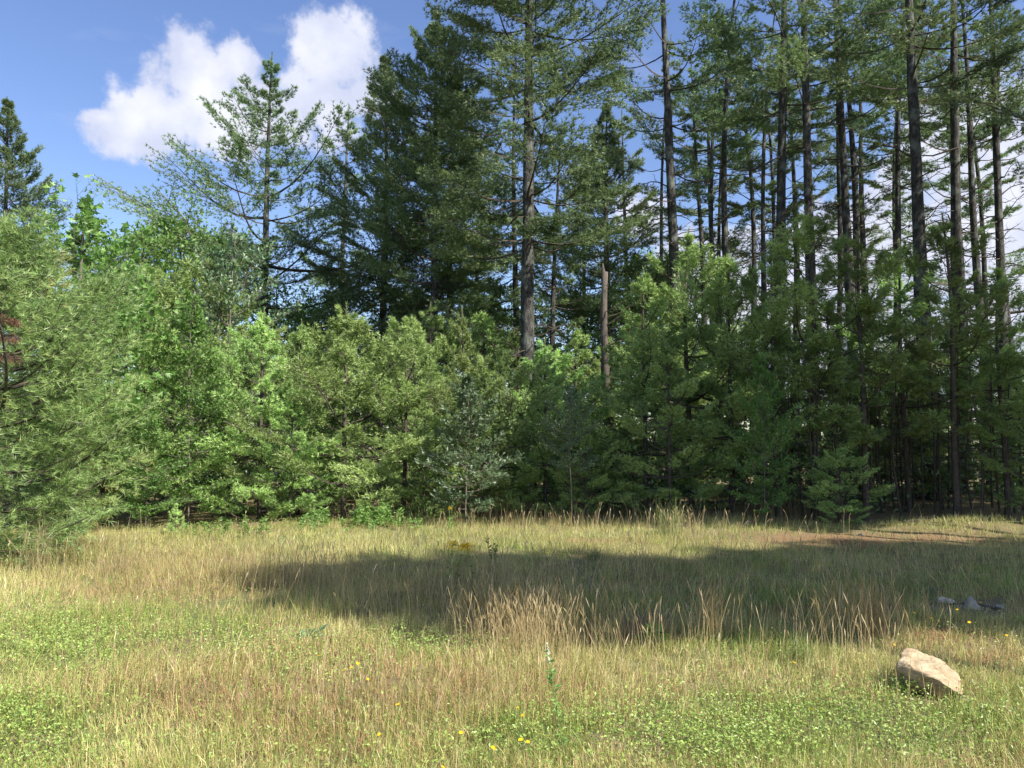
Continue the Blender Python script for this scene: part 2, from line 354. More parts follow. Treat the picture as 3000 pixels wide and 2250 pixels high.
def make_pine(name, H, crown0, Rmax, seed, trunk_r, protos, whorl=0.55, per=(4,6), keep=0.5, profile='cone', elev=(5,35), need=(6,0.13,0.014), mat='tall', dead=(0,0), nd=0, bend=0.25, lenvar=0.25, tint=0.45, sides=10, rsd=0.10, zj=0.08, dscale=1.0):
    rng = np.random.default_rng(seed)
    root = empty(name); C = trunk_curve(H, rng, bend)
    tb = MB(); nz = 26; zz = np.linspace(-0.15, H, nz)
    pts = np.array([on_curve(C, z) for z in zz]); rr = trunk_r*(1-(np.clip(zz,0,H)/H))**0.75+0.012; rr[0] *= 1.35
    tube(tb, pts, rr, sides, jit=0.05, rng=rng)
    link('trunk', tb.mesh('trunk', MT['bark'] if trunk_r > 0.09 else MT['twig'], True), root)
    cb = MB(); wb = MB(); z = crown0; az0 = rng.uniform(0, 6.28)
    while z < H-0.045*H**0.7:
        f = (z-crown0)/(H-crown0)
        if profile == 'cone': r = Rmax*(1-f)**0.9*(0.75+0.25*min(1, f*6))
        elif profile == 'spire': r = Rmax*(1-f)**1.1*(0.72+0.42*abs(math.sin(f*10+0.6)))
        elif profile == 'round': r = Rmax*(math.sin(min(1,(f*0.9+0.16))*math.pi)**0.6)*(1-0.25*f)
        elif profile == 'open': r = Rmax*(1-f**1.5)*(0.8+0.25*math.sin(f*9+seed))+0.25
        else: r = Rmax*(0.65+0.35*math.sin(f*3.1))*(1-f**3)
        if profile == 'gappy' and rng.random() < 0.15: z += whorl; continue
        n = rng.integers(per[0], per[1]+1); az0 += rng.uniform(0.4, 1.2)
        for k in range(n):
            az = az0+k*2*math.pi/n+rng.normal(0, 0.22)
            L = max(0.07*Rmax+0.04, r*(1+rng.normal(0, lenvar)))
            el = R(elev[0]+(elev[1]-elev[0])*f**1.3+rng.normal(0, 7))
            pr = protos[rng.integers(len(protos))]
            kp = keep*min(1.0, (L/Rmax)**1.15+0.03)
            P, D, S, A, B, Rw = place_bough(pr, on_curve(C, z+rng.normal(0, whorl*zj)), az, el, L, kp, rng, rsd=rsd)
            br = 0.011*L+0.006
            kk = (Rw > 0.1) | (rng.random(len(Rw)) < 0.10); sticks(wb, A[kk], B[kk], np.maximum(br*Rw[kk], 0.0025), np.maximum(br*Rw[kk]*0.7, 0.002))
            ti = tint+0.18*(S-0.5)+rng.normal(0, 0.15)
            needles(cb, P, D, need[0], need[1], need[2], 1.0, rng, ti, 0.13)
        z += whorl*(1-0.5*f)*rng.uniform(0.8, 1.2)
    P = np.array([on_curve(C, q) for q in np.linspace(H-0.6, H, 9)]); needles(cb, P, np.tile([0,0,1.0],(9,1)), need[0], need[1], need[2], 0.7, rng, tint, 0.1)
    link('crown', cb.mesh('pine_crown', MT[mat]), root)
    tag(link('branches', wb.mesh('pine_branches', MT['twig']), root), kind='stuff')
    for i in range(nd):
        z = rng.uniform(*dead); o = link('dead_branch', DEAD[rng.integers(len(DEAD))], root)
        o.location = on_curve(C, z); s = dscale*rng.uniform(0.45, 1.25)*(0.6+0.6*(z-dead[0])/(dead[1]-dead[0]))
        o.scale = (s,s,s); o.rotation_euler = (rng.uniform(-0.5,0.5), R(rng.uniform(-30, 12)), rng.uniform(0, 6.28))
    return root

def make_broadleaf(name, H, crown0, Rmax, seed, protos, n=26, keep=0.4, leaf=(0.075,0.045), mat='leaf', trunk_r=0.03, lobed=False, elev=(10,55), tint=0.5, up=0.75, bend=0.15, bare=0.0):
    rng = np.random.default_rng(seed); root = empty(name); C = trunk_curve(H, rng, bend)
    tb = MB(); zz = np.linspace(-0.1, H, 14); tube(tb, [on_curve(C, z) for z in zz], trunk_r*(1-np.clip(zz,0,H)/H)**0.7+0.006, 7, jit=0.04, rng=rng)
    link('trunk', tb.mesh('trunk', MT['thin'], True), root)
    cb = MB(); wb = MB()
    for i in range(n):
        f = (i+rng.random())/n; z = crown0+(H-crown0)*f*0.95
        r = Rmax*math.sin(min(1, f*0.82+0.22)*math.pi)**0.7*(1+rng.normal(0,0.25)); L = max(0.25, r)
        pr = protos[rng.integers(len(protos))]
        P, D, S, A, B, Rw = place_bough(pr, on_curve(C, z), i*2.4+rng.normal(0,0.3), R(elev[0]+(elev[1]-elev[0])*f+rng.normal(0,9)), L, keep*min(1,L/Rmax+0.15), rng)
        sticks(wb, A, B, np.maximum((0.010*L+0.004)*Rw, 0.002), 0.0015)
        leaves(cb, P, D, leaf[0], leaf[1], rng, up, np.clip(tint+rng.normal(0,0.08),0,1), 0.18, lobed)
    link('crown', cb.mesh('leaf_crown', MT[mat]), root); tag(link('branches', wb.mesh('leaf_branches', MT['thin']), root), kind='stuff')
    return root

rp = np.random.default_rng(11)
PY = [bough_proto(rp, 9, 0.10, 0.20, 0.040, start=0.50, wide=0.36) for _ in range(8)]
PN = [bough_proto(rp, 9, 0.35, 0.30, 0.055, start=0.25, wide=0.38) for _ in range(6)]                 # young pine boughs
PT = [bough_proto(rp, 8, 0.07, 0.16, 0.031, start=0.28, wide=0.46) for _ in range(8)]   # tall pine, tufts on the outer part
PS = [bough_proto(rp, 7, 0.07, 0.14, 0.038, start=0.48, wide=0.40) for _ in range(6)]    # sparse pine
PL = [bough_proto(rp, 7, 0.14, 0.02, 0.05, start=0.2, wide=0.40) for _ in range(6)]     # leafy sprays

# ---------------------------------------------------------------- terrain
def hgt(x, y):
    x = np.asarray(x, float); y = np.asarray(y, float)
    h = 0.03*np.sin(x*0.9+1.3)*np.sin(y*0.7+0.4)+0.02*np.sin(x*2.3+y*1.7)+0.012*np.sin(x*4.1-y*3.3+2)
    mx, my = 8.4, 13.9
    h = h+0.20*np.exp(-(((x-mx)/1.5)**2+((y-my)/0.7)**2))
    return h
def edge_y(x):   # where meadow ends and trees begin
    x = np.asarray(x, float)
    return 13.9+0.9*np.sin((x+5)*0.25)-0.02*(x-1)**2*0.5+0.25*np.sin(x*1.7)
def terrain():
    u = np.linspace(-1, 1, 160); s = np.sign(u)*(np.abs(u)**3.2*420+np.abs(u)*14)
    X, Y = np.meshgrid(s, s+8); Z = hgt(X, Y)*np.exp(-((X/60)**2+(Y/60)**2))
    V = np.stack([X, Y, Z], -1).reshape(-1,3); n = len(u)
    i = np.arange(n-1)[:,None]*n+np.arange(n-1)[None,:]
    T = np.concatenate([np.stack([i,i+1,i+n+1],-1).reshape(-1,3), np.stack([i,i+n+1,i+n],-1).reshape(-1,3)])
    ed = edge_y(np.clip(V[:,0],-12,12))
    tint = 0.55*np.clip((V[:,1]-ed+0.6)/0.6, 0, 1)
    for px, py, rx, ry, a in LITTER:
        gx, gy = ground_at(px, py); gx2, _ = ground_at(px+rx, py); _, gy2 = ground_at(px, py-ry)
        tint = np.maximum(tint, a*np.exp(-((V[:,0]-gx)/(gx2-gx))**2-((V[:,1]-gy)/(gy2-gy))**2))
    mb = MB(); mb.add(V, T, tint); o = link('ground', mb.mesh('ground', MT['ground'], True)); tag(o, kind='structure')
LITTER = [(870,540,150,7,1.4),(640,632,34,14,1.0),(560,632,60,8,0.6),(935,642,45,9,0.8),(600,541,50,3,0.5),(780,613,25,6,0.6),(455,600,20,6,0.3),(1000,660,40,8,0.5)]
terrain()

# ---------------------------------------------------------------- tall pines
def set_tree(o, px, Y, H0, top=None, py=300, rz=0.0, tilt=(0,0), s=None, w=None):
    """stand a tree so that its trunk passes px at row py; height from the row of its top"""
    x = x_at(px, py, Y)
    sc = s if s else (z_at(px, top, Y))/H0
    w = w or sc
    o.location = (x, Y, -0.02); o.scale = (w, w, sc); o.rotation_euler = (tilt[1], tilt[0], rz)
    return o
PG = 'tall pines behind the young growth'
TV = {}
TV['A'] = (make_pine('pine_tree', 17.0, 4.6, 6.2, 21, 0.19, PT, whorl=1.05, per=(4,6), keep=1.15, profile='spire', elev=(6,36), need=(11,0.145,0.0185), lenvar=0.36, bend=0.12, dead=(2.5,5), nd=4), 17.0)
TV['B'] = (make_pine('pine_tree', 18.0, 5.0, 4.3, 22, 0.19, PT, whorl=1.0, per=(5,6), keep=1.1, profile='cone', elev=(0,45), need=(11,0.145,0.0185), lenvar=0.3, dead=(3,6), nd=8), 18.0)
TV['C'] = (make_pine('pine_tree', 20.0, 6.5, 3.3, 23, 0.20, PT, whorl=1.0, per=(6,7), keep=0.95, profile='round', elev=(-2,40), need=(11,0.145,0.0185), lenvar=0.3, dead=(3,8), nd=10), 20.0)
TV['D'] = (make_pine('pine_tree', 21.0, 7.4, 3.6, 24, 0.23, PT, whorl=1.15, per=(7,8), keep=1.05, profile='gappy', elev=(-3,30), need=(11,0.145,0.0185), lenvar=0.3, dead=(3.5,9.5), nd=24, bend=0.10), 21.0)
TV['R'] = (make_pine('pine_tree', 22.0, 12.3, 3.2, 25, 0.21, PS, whorl=1.3, per=(4,6), keep=0.95, profile='gappy', elev=(-4,30), need=(11,0.145,0.0185), lenvar=0.35, dead=(4,12), nd=26, bend=0.20), 22.0)
TV['S'] = (make_pine('pine_tree', 22.0, 12.8, 2.6, 26, 0.18, PS, whorl=1.35, per=(3,5), keep=0.9, profile='gappy', elev=(-4,30), need=(11,0.145,0.0185), lenvar=0.4, dead=(4,13), nd=24, bend=0.30), 22.0)
TV['F'] = (make_pine('pine_tree', 17.0, 6.0, 2.8, 27, 0.16, PS, whorl=1.2, per=(4,5), keep=0.8, profile='open', elev=(-4,30), need=(8,0.17,0.021), lenvar=0.4, dead=(3,9), nd=16, bend=0.35), 17.0)
used = set()
def tall(v, px, Y, top=None, py=300, rz=0.0, tilt=(0,0), s=None, w=None, label='', group=PG, cat='pine tree'):
    root, H0 = TV[v]
    o = root if v not in used else copy_tree(root); used.add(v)
    set_tree(o, px, Y, H0, top, py, rz, tilt, s, w); tag(o, label, cat, group); return o

tall('A', 265, 29, 53, 280, rz=0.4, w=1.02, label='lone pine left of the cloud gap with long upswept boughs reaching left')
tall('B', 380, 29, 56, 280, rz=2.0, label='pine standing in front of the right cloud, its pointed top just below the cloud rim')
tall('C', 434, 26, 8, 280, rz=1.0, label='dense dark pine with a pointed top touching the upper edge of the blue sky')
tall('B', 450, 30, 70, 300, rz=4.1, label='dark trunked pine close behind the dense pointed pine')
tall('D', 527, 22, None, 350, rz=0.3, s=1.0, label='big straight pine in the middle with thick mottled trunk and wide crown')
tall('F', 517, 27, 60, 300, rz=1.3, label='thin trunk pine tucked directly behind the left side of the big middle pine')
tall('F', 553, 25, 120, 350, rz=3.0, tilt=(R(-1.5),0), label='slender leaning pine just right of the big middle pine trunk')
tall('B', 612, 30, 100, 300, rz=5.2, label='pine with drooping pale crown behind the broken snag')
tall('F', 625, 40, 110, 300, rz=0.4, label='distant pine between the broken snag and the tall bare trunks')
tall('F', 482, 33, 130, 300, rz=2.2, label='distant crooked pine seen left of the big middle pine')
tall('F', 345, 38, 105, 300, rz=3.6, label='distant pine in the gap between the lone pine and its right neighbour')
tall('F', 580, 36, 150, 300, rz=5.0, label='distant thin pine in the gap right of the big middle pine')
tall('R', 680, 24, None, 250, rz=0.2, s=0.96, tilt=(R(-1.8),0), label='gently leaning pine that is leftmost of the tall bare trunks')
tall('S', 696, 33, None, 250, rz=2.6, s=0.86, label='thin forked pine right behind the leftmost tall bare trunk')
tall('F', 716, 37, 60, 250, rz=1.2, tilt=(R(-2),0), label='far thin pine with short broken side branches left of the straight dark trunk')
tall('S', 735, 27, None, 250, rz=4.4, s=0.92, label='straight dark pine trunk with few branches left of the leaning pair')
tall('S', 748, 33, None, 250, rz=0.9, s=0.90, label='thin straight pine directly right of the straight dark trunk')
tall('R', 768, 24, None, 170, rz=2.1, s=0.98, tilt=(R(-3.2),0), label='left leaning pine immediately left of the pale mottled trunk')
tall('F', 790, 38, 40, 250, rz=5.5, label='very thin far pine in front of white cloud beside the pale mottled trunk')
tall('R', 806, 23, None, 150, rz=3.9, s=0.98, w=0.9, tilt=(R(-0.6),0), label='straight pine with pale grey mottled bark, the lightest of the tall trunks')
tall('S', 836, 28, None, 150, rz=1.9, s=0.95, tilt=(R(-1.6),0), label='darker of the close pair of trunks, left one, right of the pale trunk')
tall('R', 849, 24, None, 150, rz=5.0, s=0.98, w=0.85, tilt=(R(-1.6),0), label='thicker right one of the close pair of trunks right of the pale trunk')
tall('S', 878, 27, None, 150, rz=3.1, s=0.9, tilt=(R(-3.4),0), w=0.85, label='slim pine leaning left between the close pair and the thickest trunk')
tall('F', 866, 36, 20, 150, rz=2.5, label='crooked far pine seen low between the slim leaning pine and the close pair')
tall('R', 917, 21, None, 150, rz=0.7, s=0.95, w=1.05, tilt=(R(-0.8),0), label='thickest dark trunk in the right part of the grove')
tall('R', 944, 23, None, 150, rz=2.8, s=0.98, w=0.92, tilt=(R(-1.8),0), label='dark pine just right of the thickest trunk with heavy boughs above')
tall('F', 960, 31, 20, 200, rz=4.9, tilt=(R(-3),0), label='thin pine with bent upper trunk between the two dark trunks and the right pair')
tall('S', 982, 26, None, 150, rz=5.9, s=0.95, w=0.85, tilt=(R(-1.2),0), label='left one of the two slim trunks near the right edge')
tall('R', 993, 24, None, 150, rz=4.0, s=0.95, w=0.8, tilt=(R(-3.6),0), label='rightmost leaning slim trunk, with dead twigs against the cloud')
tall('B', 2, 21, 98, 160, rz=2.5, w=0.62, label='pine top rising behind the maple at the left edge of the photo')
for px, Y, v, tl_, w_, lab in [(706,31,'S',-2,0.8,'thin dark trunk between the leftmost bare trunk and the far thin pine'),(727,36,'S',-1,0.75,'thin pale trunk half hidden left of the straight dark trunk'),(757,30,'S',-2.5,0.8,'slim trunk squeezed between the thin straight pine and the left leaning pine'),(781,34,'S',-1.5,0.75,'slim far trunk just left of the pale mottled trunk'),
        (822,32,'S',-2.5,0.8,'slim trunk in the gap right of the pale mottled trunk'),(893,31,'S',-2,0.8,'slim dark trunk just left of the thickest trunk'),(931,29,'S',-1,0.75,'slim trunk in the gap right of the thickest trunk'),(971,33,'S',-3,0.8,'slim far trunk left of the pair near the right edge'),(1014,28,'S',-3,0.8,'slim trunk cut by the right edge of the photo'),(655,33,'S',-2,0.7,'thin trunk left of the leftmost tall bare trunk')]:
    tall(v, px, Y, None, 200, rz=px*0.37, tilt=(R(tl_),0), s=0.9, w=w_, label=lab)
# ---------------------------------------------------------------- snag
def snag():
    rt = empty('dead_snag'); Y = 20.5; x = x_at(606, 340, Y); rt.location = (x, Y, 0)
    zt = z_at(606, 272, Y); mb = MB(); zz = np.linspace(-0.1, zt, 12)
    tube(mb, np.stack([0.06*np.sin(zz), 0.03*np.cos(zz*2), zz],1), 0.14-0.05*zz/zt, 9, jit=0.12)
    c = np.array([0.06*math.sin(zt), 0, zt]); tube(mb, [c+[-0.03,0,-0.3], c+[-0.05,0,0.05], c+[-0.06,0,0.25]], [0.07,0.05,0.01], 5)
    link('trunk', mb.mesh('snag_trunk', MT['dead'], True), rt)
    for i in range(14):
        o = link('dead_branch', DEAD[i%7], rt); z = zt*random.uniform(0.45,0.95); s = random.uniform(0.4,0.8)
        o.location = (0.05*math.sin(z), 0, z); o.scale = (s,s,s); o.rotation_euler = (0, R(random.uniform(-35,-5)), random.uniform(-1.4,1.4))
    tag(rt, 'broken dead trunk without top, with pale bare side branches', 'dead tree')
snag()

# ---------------------------------------------------------------- young pines at the wood's edge
YG = 'young white pines along the edge of the wood'
YV = {}
YV['a'] = (make_pine('young_pine', 5.0, 0.15, 2.1, 31, 0.05, PY, whorl=0.72, per=(6,8), keep=1.0, profile='cone', elev=(-2,48), need=(8,0.105,0.0135), mat='young', lenvar=0.36, bend=0.05, tint=0.55, sides=6), 5.0)
YV['b'] = (make_pine('young_pine', 5.0, 0.25, 1.9, 32, 0.05, PY, whorl=0.72, per=(6,8), keep=0.9, profile='round', elev=(0,55), need=(8,0.105,0.0135), mat='young', lenvar=0.36, bend=0.06, tint=0.5, sides=6), 5.0)
YV['c'] = (make_pine('young_pine', 5.2, 0.5, 1.8, 33, 0.05, PY, whorl=0.72, per=(6,8), keep=0.9, profile='cone', elev=(4,56), need=(8,0.105,0.0135), mat='young', lenvar=0.38, bend=0.08, tint=0.45, sides=6), 5.2)
YV['d'] = (make_pine('young_pine', 6.2, 1.7, 1.75, 34, 0.055, PY, whorl=0.60, per=(4,5), keep=0.9, profile='cone', elev=(4,55), need=(8,0.105,0.0135), mat='young', lenvar=0.38, bend=0.10, tint=0.48, sides=6, dead=(0.5,2.2), nd=9, dscale=0.4), 6.2)
YV['s'] = (make_pine('young_pine', 1.0, 0.05, 0.45, 35, 0.012, PY, whorl=0.13, per=(4,5), keep=0.13, profile='cone', elev=(25,65), need=(7,0.09,0.006), mat='young', lenvar=0.2, bend=0.03, tint=0.95, sides=5), 1.0)
def young(v, px, Y, top, rz=0.0, w=None, label='', py=400, tilt=(0,0), group=YG):
    root, H0 = YV[v]
    o = root if v not in used else copy_tree(root); used.add(v)
    sc = z_at(px, top, Y)/H0; set_tree(o, px, Y, H0, top, py, rz, tilt, w=(w or 1.0)*sc); tag(o, label, 'young pine', group); return o
# (variant, px, Y, top row, rz, width)
young('b', 150, 16.5, 270, 0.4, 1.0, 'bluish young pine behind the maple, left of the tall beech sapling')
young('a', 60, 13.6, 330, 1.9, 1.0, 'young pine behind the near left pine, mostly hidden by it')
young('b', 108, 14.6, 300, 0.9, 1.0, 'young pine between the near left pine and the short leafy sapling')
young('c', 20, 15.5, 280, 2.9, 1.2, 'young pine behind the near pine at the left edge')
young('a', 262, 15.6, 308, 1.0, 0.95, 'pale bluish young pine right of the tall beech sapling')
young('b', 205, 17.4, 262, 4.4, 0.9, 'dim young pine whose tip shows above the tall beech sapling')
young('a', 345, 15.6, 303, 2.2, 1.15, 'broadest pale young pine, standing right of the beech with layered boughs to the ground')
young('c', 300, 16.6, 320, 3.2, 0.9, 'young pine filling the notch left of the broadest pale young pine')
young('c', 292, 15.2, 385, 0.5, 0.9, 'low young pine in front of the notch with boughs close to the grass')
young('b', 405, 15.8, 318, 5.1, 0.95, 'round topped young pine left of the star tipped one')
young('c', 462, 15.9, 308, 1.2, 0.85, 'young pine with a star shaped tip above the oak sapling')
young('a', 425, 15.3, 400, 2.0, 0.85, 'short young pine with a pale tip left of the oak sapling')
young('b', 500, 16.2, 350, 3.0, 1.0, 'dark young pine between the oak sapling and the big middle trunk')
young('a', 545, 16.6, 352, 4.6, 0.85, 'dim young pine at the foot of the big middle pine')
young('b', 585, 15.6, 425, 0.9, 1.0, 'low shaded young pine below the broken snag')
young('c', 645, 17.2, 268, 2.9, 1.0, 'tall deep green young pine right of the broken snag')
young('d', 690, 17.6, 228, 3.9, 1.15, 'tall dark young pine below the leftmost bare trunk')
young('c', 668, 15.6, 340, 1.6, 1.1, 'shaded young pine in front, behind the tuft of tall green grass')
young('b', 730, 17.0, 262, 0.3, 0.95, 'dark young pine behind the sunlit beech sprays')
young('d', 775, 16.0, 245, 5.4, 1.0, 'light green young pine left of the highest young pine tops')
young('d', 812, 16.2, 205, 1.1, 1.15, 'highest light green young pine under the pale mottled trunk')
young('d', 862, 15.6, 232, 2.3, 1.1, 'light green young pine under the close pair of trunks')
young('d', 905, 17.0, 240, 4.8, 1.0, 'young pine in front of the thickest dark trunk')
young('d', 952, 15.4, 212, 0.1, 1.0, 'open young pine with blue tinged tip below the right slim trunks')
young('d', 1003, 15.6, 262, 3.5, 1.05, 'young pine at the right edge below the leaning slim trunk')
young('c', 1045, 15.0, 330, 0.7, 1.0, 'young pine cut off by the right edge of the photo')
young('b', 838, 14.5, 448, 2.8, 1.35, 'low pine with boughs spread over the bare needle strip at right')
young('s', 176, 12.9, 504, 0.2, 1.0, 'bright small pine seedling alone in front of the dark gap', py=520)
# dim second row
rs = np.random.default_rng(5)
for i in range(34):
    px = 150+i*28+rs.uniform(-10,10); Y = rs.uniform(18.5, 25)
    v = 'abcd'[rs.integers(4)]
    young(v, px, Y, rs.uniform(300, 360), rs.uniform(0,6.3), 1.15, 'young pine in the dim rows hidden behind the front pines', group='dim inner rows of young pines')

# the near pine at the left edge
npn = make_pine('near_pine', 5.3, 0.2, 2.0, 41, 0.07, PN, whorl=0.34, per=(6,7), keep=0.9, profile='round', elev=(2,50), need=(12,0.12,0.0072), mat='near', lenvar=0.18, bend=0.05, tint=0.5, sides=8)
npn.location = (x_at(-4, 400, 9.8), 9.8, 0); npn.scale = (1,1,z_at(10,205,9.4)/5.3); tag(npn, 'large near pine with yellow green needles filling the left edge', 'pine tree')
def brown_bough():
    rt = empty('dead_bough', (x_at(8, 330, 8.3), 8.3, z_at(8, 330, 8.3))); nb = MB(); wb = MB()
    for i in range(3):
        P,D,S,A,B,Rw = place_bough(PY[i], np.array([-0.5,0.3,0.25-0.14*i]), R(-20+20*i), R(-25-12*i), 0.45, 0.22, RNG)
        sticks(wb, A, B, 0.004*Rw+0.002, 0.002); D = D+np.array([0,0,-0.9]); needles(nb, P, D, 7, 0.10, 0.004, 0.5, RNG, 0.5, 0.2)
    link('needles', nb.mesh('dead_needles', MT['brown_needles']), rt); link('twigs', wb.mesh('dead_twigs', MT['twig']), rt)
    tag(rt, 'rust red dead pine spray hanging on the near pine at the left edge', 'dead bough')
brown_bough()

# ---------------------------------------------------------------- broadleaf trees and saplings
def put(o, px, Y, H0, top, label, cat, group=None, py=400, rz=0.0, w=1.0):
    sc = z_at(px, top, Y)/H0; o.location = (x_at(px, py, Y), Y, -0.02); o.scale = (w*sc, w*sc, sc); o.rotation_euler = (0,0,rz); tag(o, label, cat, group); return o
maple = make_broadleaf('maple_tree', 6.0, 1.6, 1.7, 51, PL, n=40, keep=0.55, leaf=(0.125,0.12), trunk_r=0.07, lobed=True, tint=0.6, up=0.6)
put(maple, 78, 13.2, 6.0, 198, 'maple with large lobed bright leaves above the near left pine', 'maple tree', w=1.0)
beech = make_broadleaf('beech_sapling', 5.0, 0.4, 1.25, 52, PL, n=52, keep=0.9, leaf=(0.095,0.055), trunk_r=0.014, tint=0.55)
put(beech, 192, 14.6, 5.0, 288, 'tall beech sapling with bright layered leaves in the dark gap at left', 'beech sapling', 'broadleaf saplings at the edge', rz=0.3)
b2 = copy_tree(beech); put(b2, 150, 13.8, 5.0, 400, 'short leafy sapling beside the near left pine', 'sapling', 'broadleaf saplings at the edge', rz=2.2, w=1.2)
oak = make_broadleaf('oak_sapling', 3.6, 0.3, 1.15, 53, PL, n=34, keep=0.62, leaf=(0.13,0.075), mat='oak', trunk_r=0.013, tint=0.7, lobed=True, elev=(0,50))
put(oak, 466, 14.4, 3.6, 372, 'oak sapling with pale green leaves leaning out over the grass in the middle', 'oak sapling', 'broadleaf saplings at the edge', rz=1.0)
birch = make_broadleaf('birch_sapling', 3.4, 1.2, 0.8, 54, PL, n=26, keep=0.7, leaf=(0.055,0.040), mat='oak', trunk_r=0.011, tint=0.85)
put(birch, 572, 14.8, 3.4, 385, 'small leaved birch sapling with pale leaves below the broken snag', 'birch sapling', 'broadleaf saplings at the edge')
b3 = copy_tree(beech); put(b3, 762, 14.5, 5.0, 350, 'beech sapling with a few sunlit sprays before the dark right side of the wood', 'beech sapling', 'broadleaf saplings at the edge', rz=4.0, w=0.9)
b4 = copy_tree(birch); put(b4, 232, 17.0, 3.4, 228, 'birch with tiny shimmering leaves left of the lone pine', 'birch tree', 'broadleaf trees behind the front row', rz=1.0, w=0.9)
LT = make_broadleaf('leafy_tree', 9.0, 2.0, 3.0, 55, PL, n=44, keep=1.0, leaf=(0.16,0.11), trunk_r=0.10, tint=0.6, up=0.5)
first = True
for px, Y, top, lab in [(140,24,222,'rounded leafy tree left of the lone pine, against the open sky'),(172,26,212,'leafy treetop in the dip of the skyline beside the birch'),(215,30,232,'leafy tree behind the birch'),
                        (330,30,290,'leafy tree under the lone pine boughs'),(300,33,300,'dim leafy tree right of the lone pine trunk'),(495,29,295,'sunlit leafy tree left of the big middle trunk'),(575,31,285,'bright leafy tree seen between the middle trunk and snag'),(640,32,250,'leafy tree right of the broken snag'),
                        (675,40,250,'distant leafy tree under the leftmost bare trunk'),(410,34,300,'dim leafy tree beneath the dense dark pine')]:
    o = LT if first else copy_tree(LT); first = False
    put(o, px, Y, 9.0, top, lab, 'leafy tree', 'broadleaf trees behind the front row', rz=px*0.7)

# thin pole stems and dead brush in the shade of the wood (right part)
rng = np.random.default_rng(9)
POLE = []
for k in range(4):
    mb = MB(); H = 5.0; zz = np.linspace(-0.05, H, 9); a = rng.normal(0,0.10,2)
    tube(mb, np.stack([a[0]*np.sin(zz*0.9), a[1]*np.sin(zz*0.7+1), zz],1), 0.028*(1-zz/H*0.6), 5, jit=0.05); POLE.append(mb.mesh('pole_trunk', MT['twig'], True))
first_poles = []
for i in range(40):
    px = rng.uniform(760, 1040); Y = rng.uniform(15.2, 18.5)
    rt = empty('pole_sapling', (x_at(px, 450, Y), Y, 0), rng.uniform(0,6.3)); link('trunk', POLE[i%4], rt); rt.scale = (0.9,0.9,rng.uniform(0.5,0.8))
    for j in range(9):
        o = link('dead_branch', DEAD[rng.integers(7)], rt); s = rng.uniform(0.2,0.5); o.scale = (s,s,s); o.location = (0,0,rng.uniform(0.3,4.0)); o.rotation_euler = (0, R(rng.uniform(-30,20)), rng.uniform(0,6.3))
    tag(rt, 'thin bare pole stem with dead twigs in the shade of the wood', 'sapling', 'bare pole stems in the shade')
# far wood as one mass
def far_wood():
    rng = np.random.default_rng(77); cb = MB(); n = 15000
    ctr = np.stack([rng.uniform(-34, 40, 420), rng.uniform(27, 52, 420), rng.uniform(0.3, 4.8, 420)], 1)
    c = ctr[rng.integers(0, 420, n)]; P = c+rng.normal(0, 1, (n,3))*np.array([1.3,1.3,0.6]); P[:,2] = np.abs(P[:,2])
    leaves(cb, P, rng.standard_normal((n,3)), 0.30, 0.16, rng, 0.4, 0.4, 0.25)
    needles(cb, P[:9000], rng.standard_normal((9000,3)), 7, 0.26, 0.03, 1.2, rng, 0.3, 0.2)
    o = link('distant_woods', cb.mesh('distant_woods', MT['tall'])); tag(o, kind='stuff'); o['label'] = 'dim mass of undergrowth deep in the wood'
far_wood()
def thicket():  # leaf scatter added over sunlit ground so the gap under the pines reads dark
    rng = np.random.default_rng(78); cb = MB(); n = 34000
    ctr = np.stack([rng.uniform(-17, 17, 500), rng.uniform(16.2, 26, 500), rng.uniform(0, 1.8, 500)], 1)
    P = ctr[rng.integers(0, 500, n)]+rng.normal(0, 1, (n,3))*np.array([0.45,0.45,0.22]); P[:,2] = np.abs(P[:,2])
    P = P[P[:,1] > edge_y(np.clip(P[:,0],-12,12))+1.3]; leaves(cb, P, rng.standard_normal((len(P),3)), 0.13, 0.08, rng, 0.4, 0.3, 0.25)
    o = link('undergrowth', cb.mesh('undergrowth', MT['tall'])); tag(o, 'low undergrowth added to darken the gap below the young pines', kind='stuff')
thicket()

# ---------------------------------------------------------------- pines beside the clearing, out of view to the right: their shadows cross the meadow
sp = make_pine('pine_tree', 12.6, 9.3, 1.9, 61, 0.09, PT, whorl=0.42, per=(5,7), keep=0.30, profile='round', elev=(0,20), need=(6,0.20,0.03), lenvar=0.15, bend=0.05, dead=(3,10), nd=0)
shade = []
sd = Vector((-sun_vec.x, -sun_vec.y, 0))/sun_vec.z      # ground shift of a shadow per metre of height
k = 0
for X, Yg in [(-0.9,8.6),(0.8,8.9),(2.4,8.6),(4.2,9.5),(6.0,10.1),(7.8,10.0),(9.6,10.3),(3.4,8.0),(1.7,7.9),(5.4,8.2),(7.2,8.6),(9.0,8.7)]:
    o = sp if k == 0 else copy_tree(sp); k += 1
    q_ = 0.85+0.3*((k*37)%10)/10; o.scale = (q_, q_, 0.97+0.06*((k*53)%10)/10); o.location = (X-sd.x*11.0, Yg-sd.y*11.0, 0); o.rotation_euler = (0,0,k*1.3)
    tag(o, 'pine outside the right edge of the photo whose shadow lies across the meadow', 'pine tree', 'pines beyond the right edge')
for X, Y, zs in [(9.7,9.9,1.08),(11.6,9.5,1.02),(13.4,9.2,0.98),(15.3,9.8,1.05),(17.2,9.4,1.0),(12.6,10.9,1.1),(19,9.8,1.05)]:
    o = copy_tree(sp); o.location = (X,Y,0); o.scale = (1.25,1.25,zs); o.rotation_euler = (0,0,X)
    tag(o, 'slim pine beyond the right edge that shades the lower part of the young pines', 'pine tree', 'pines beyond the right edge')

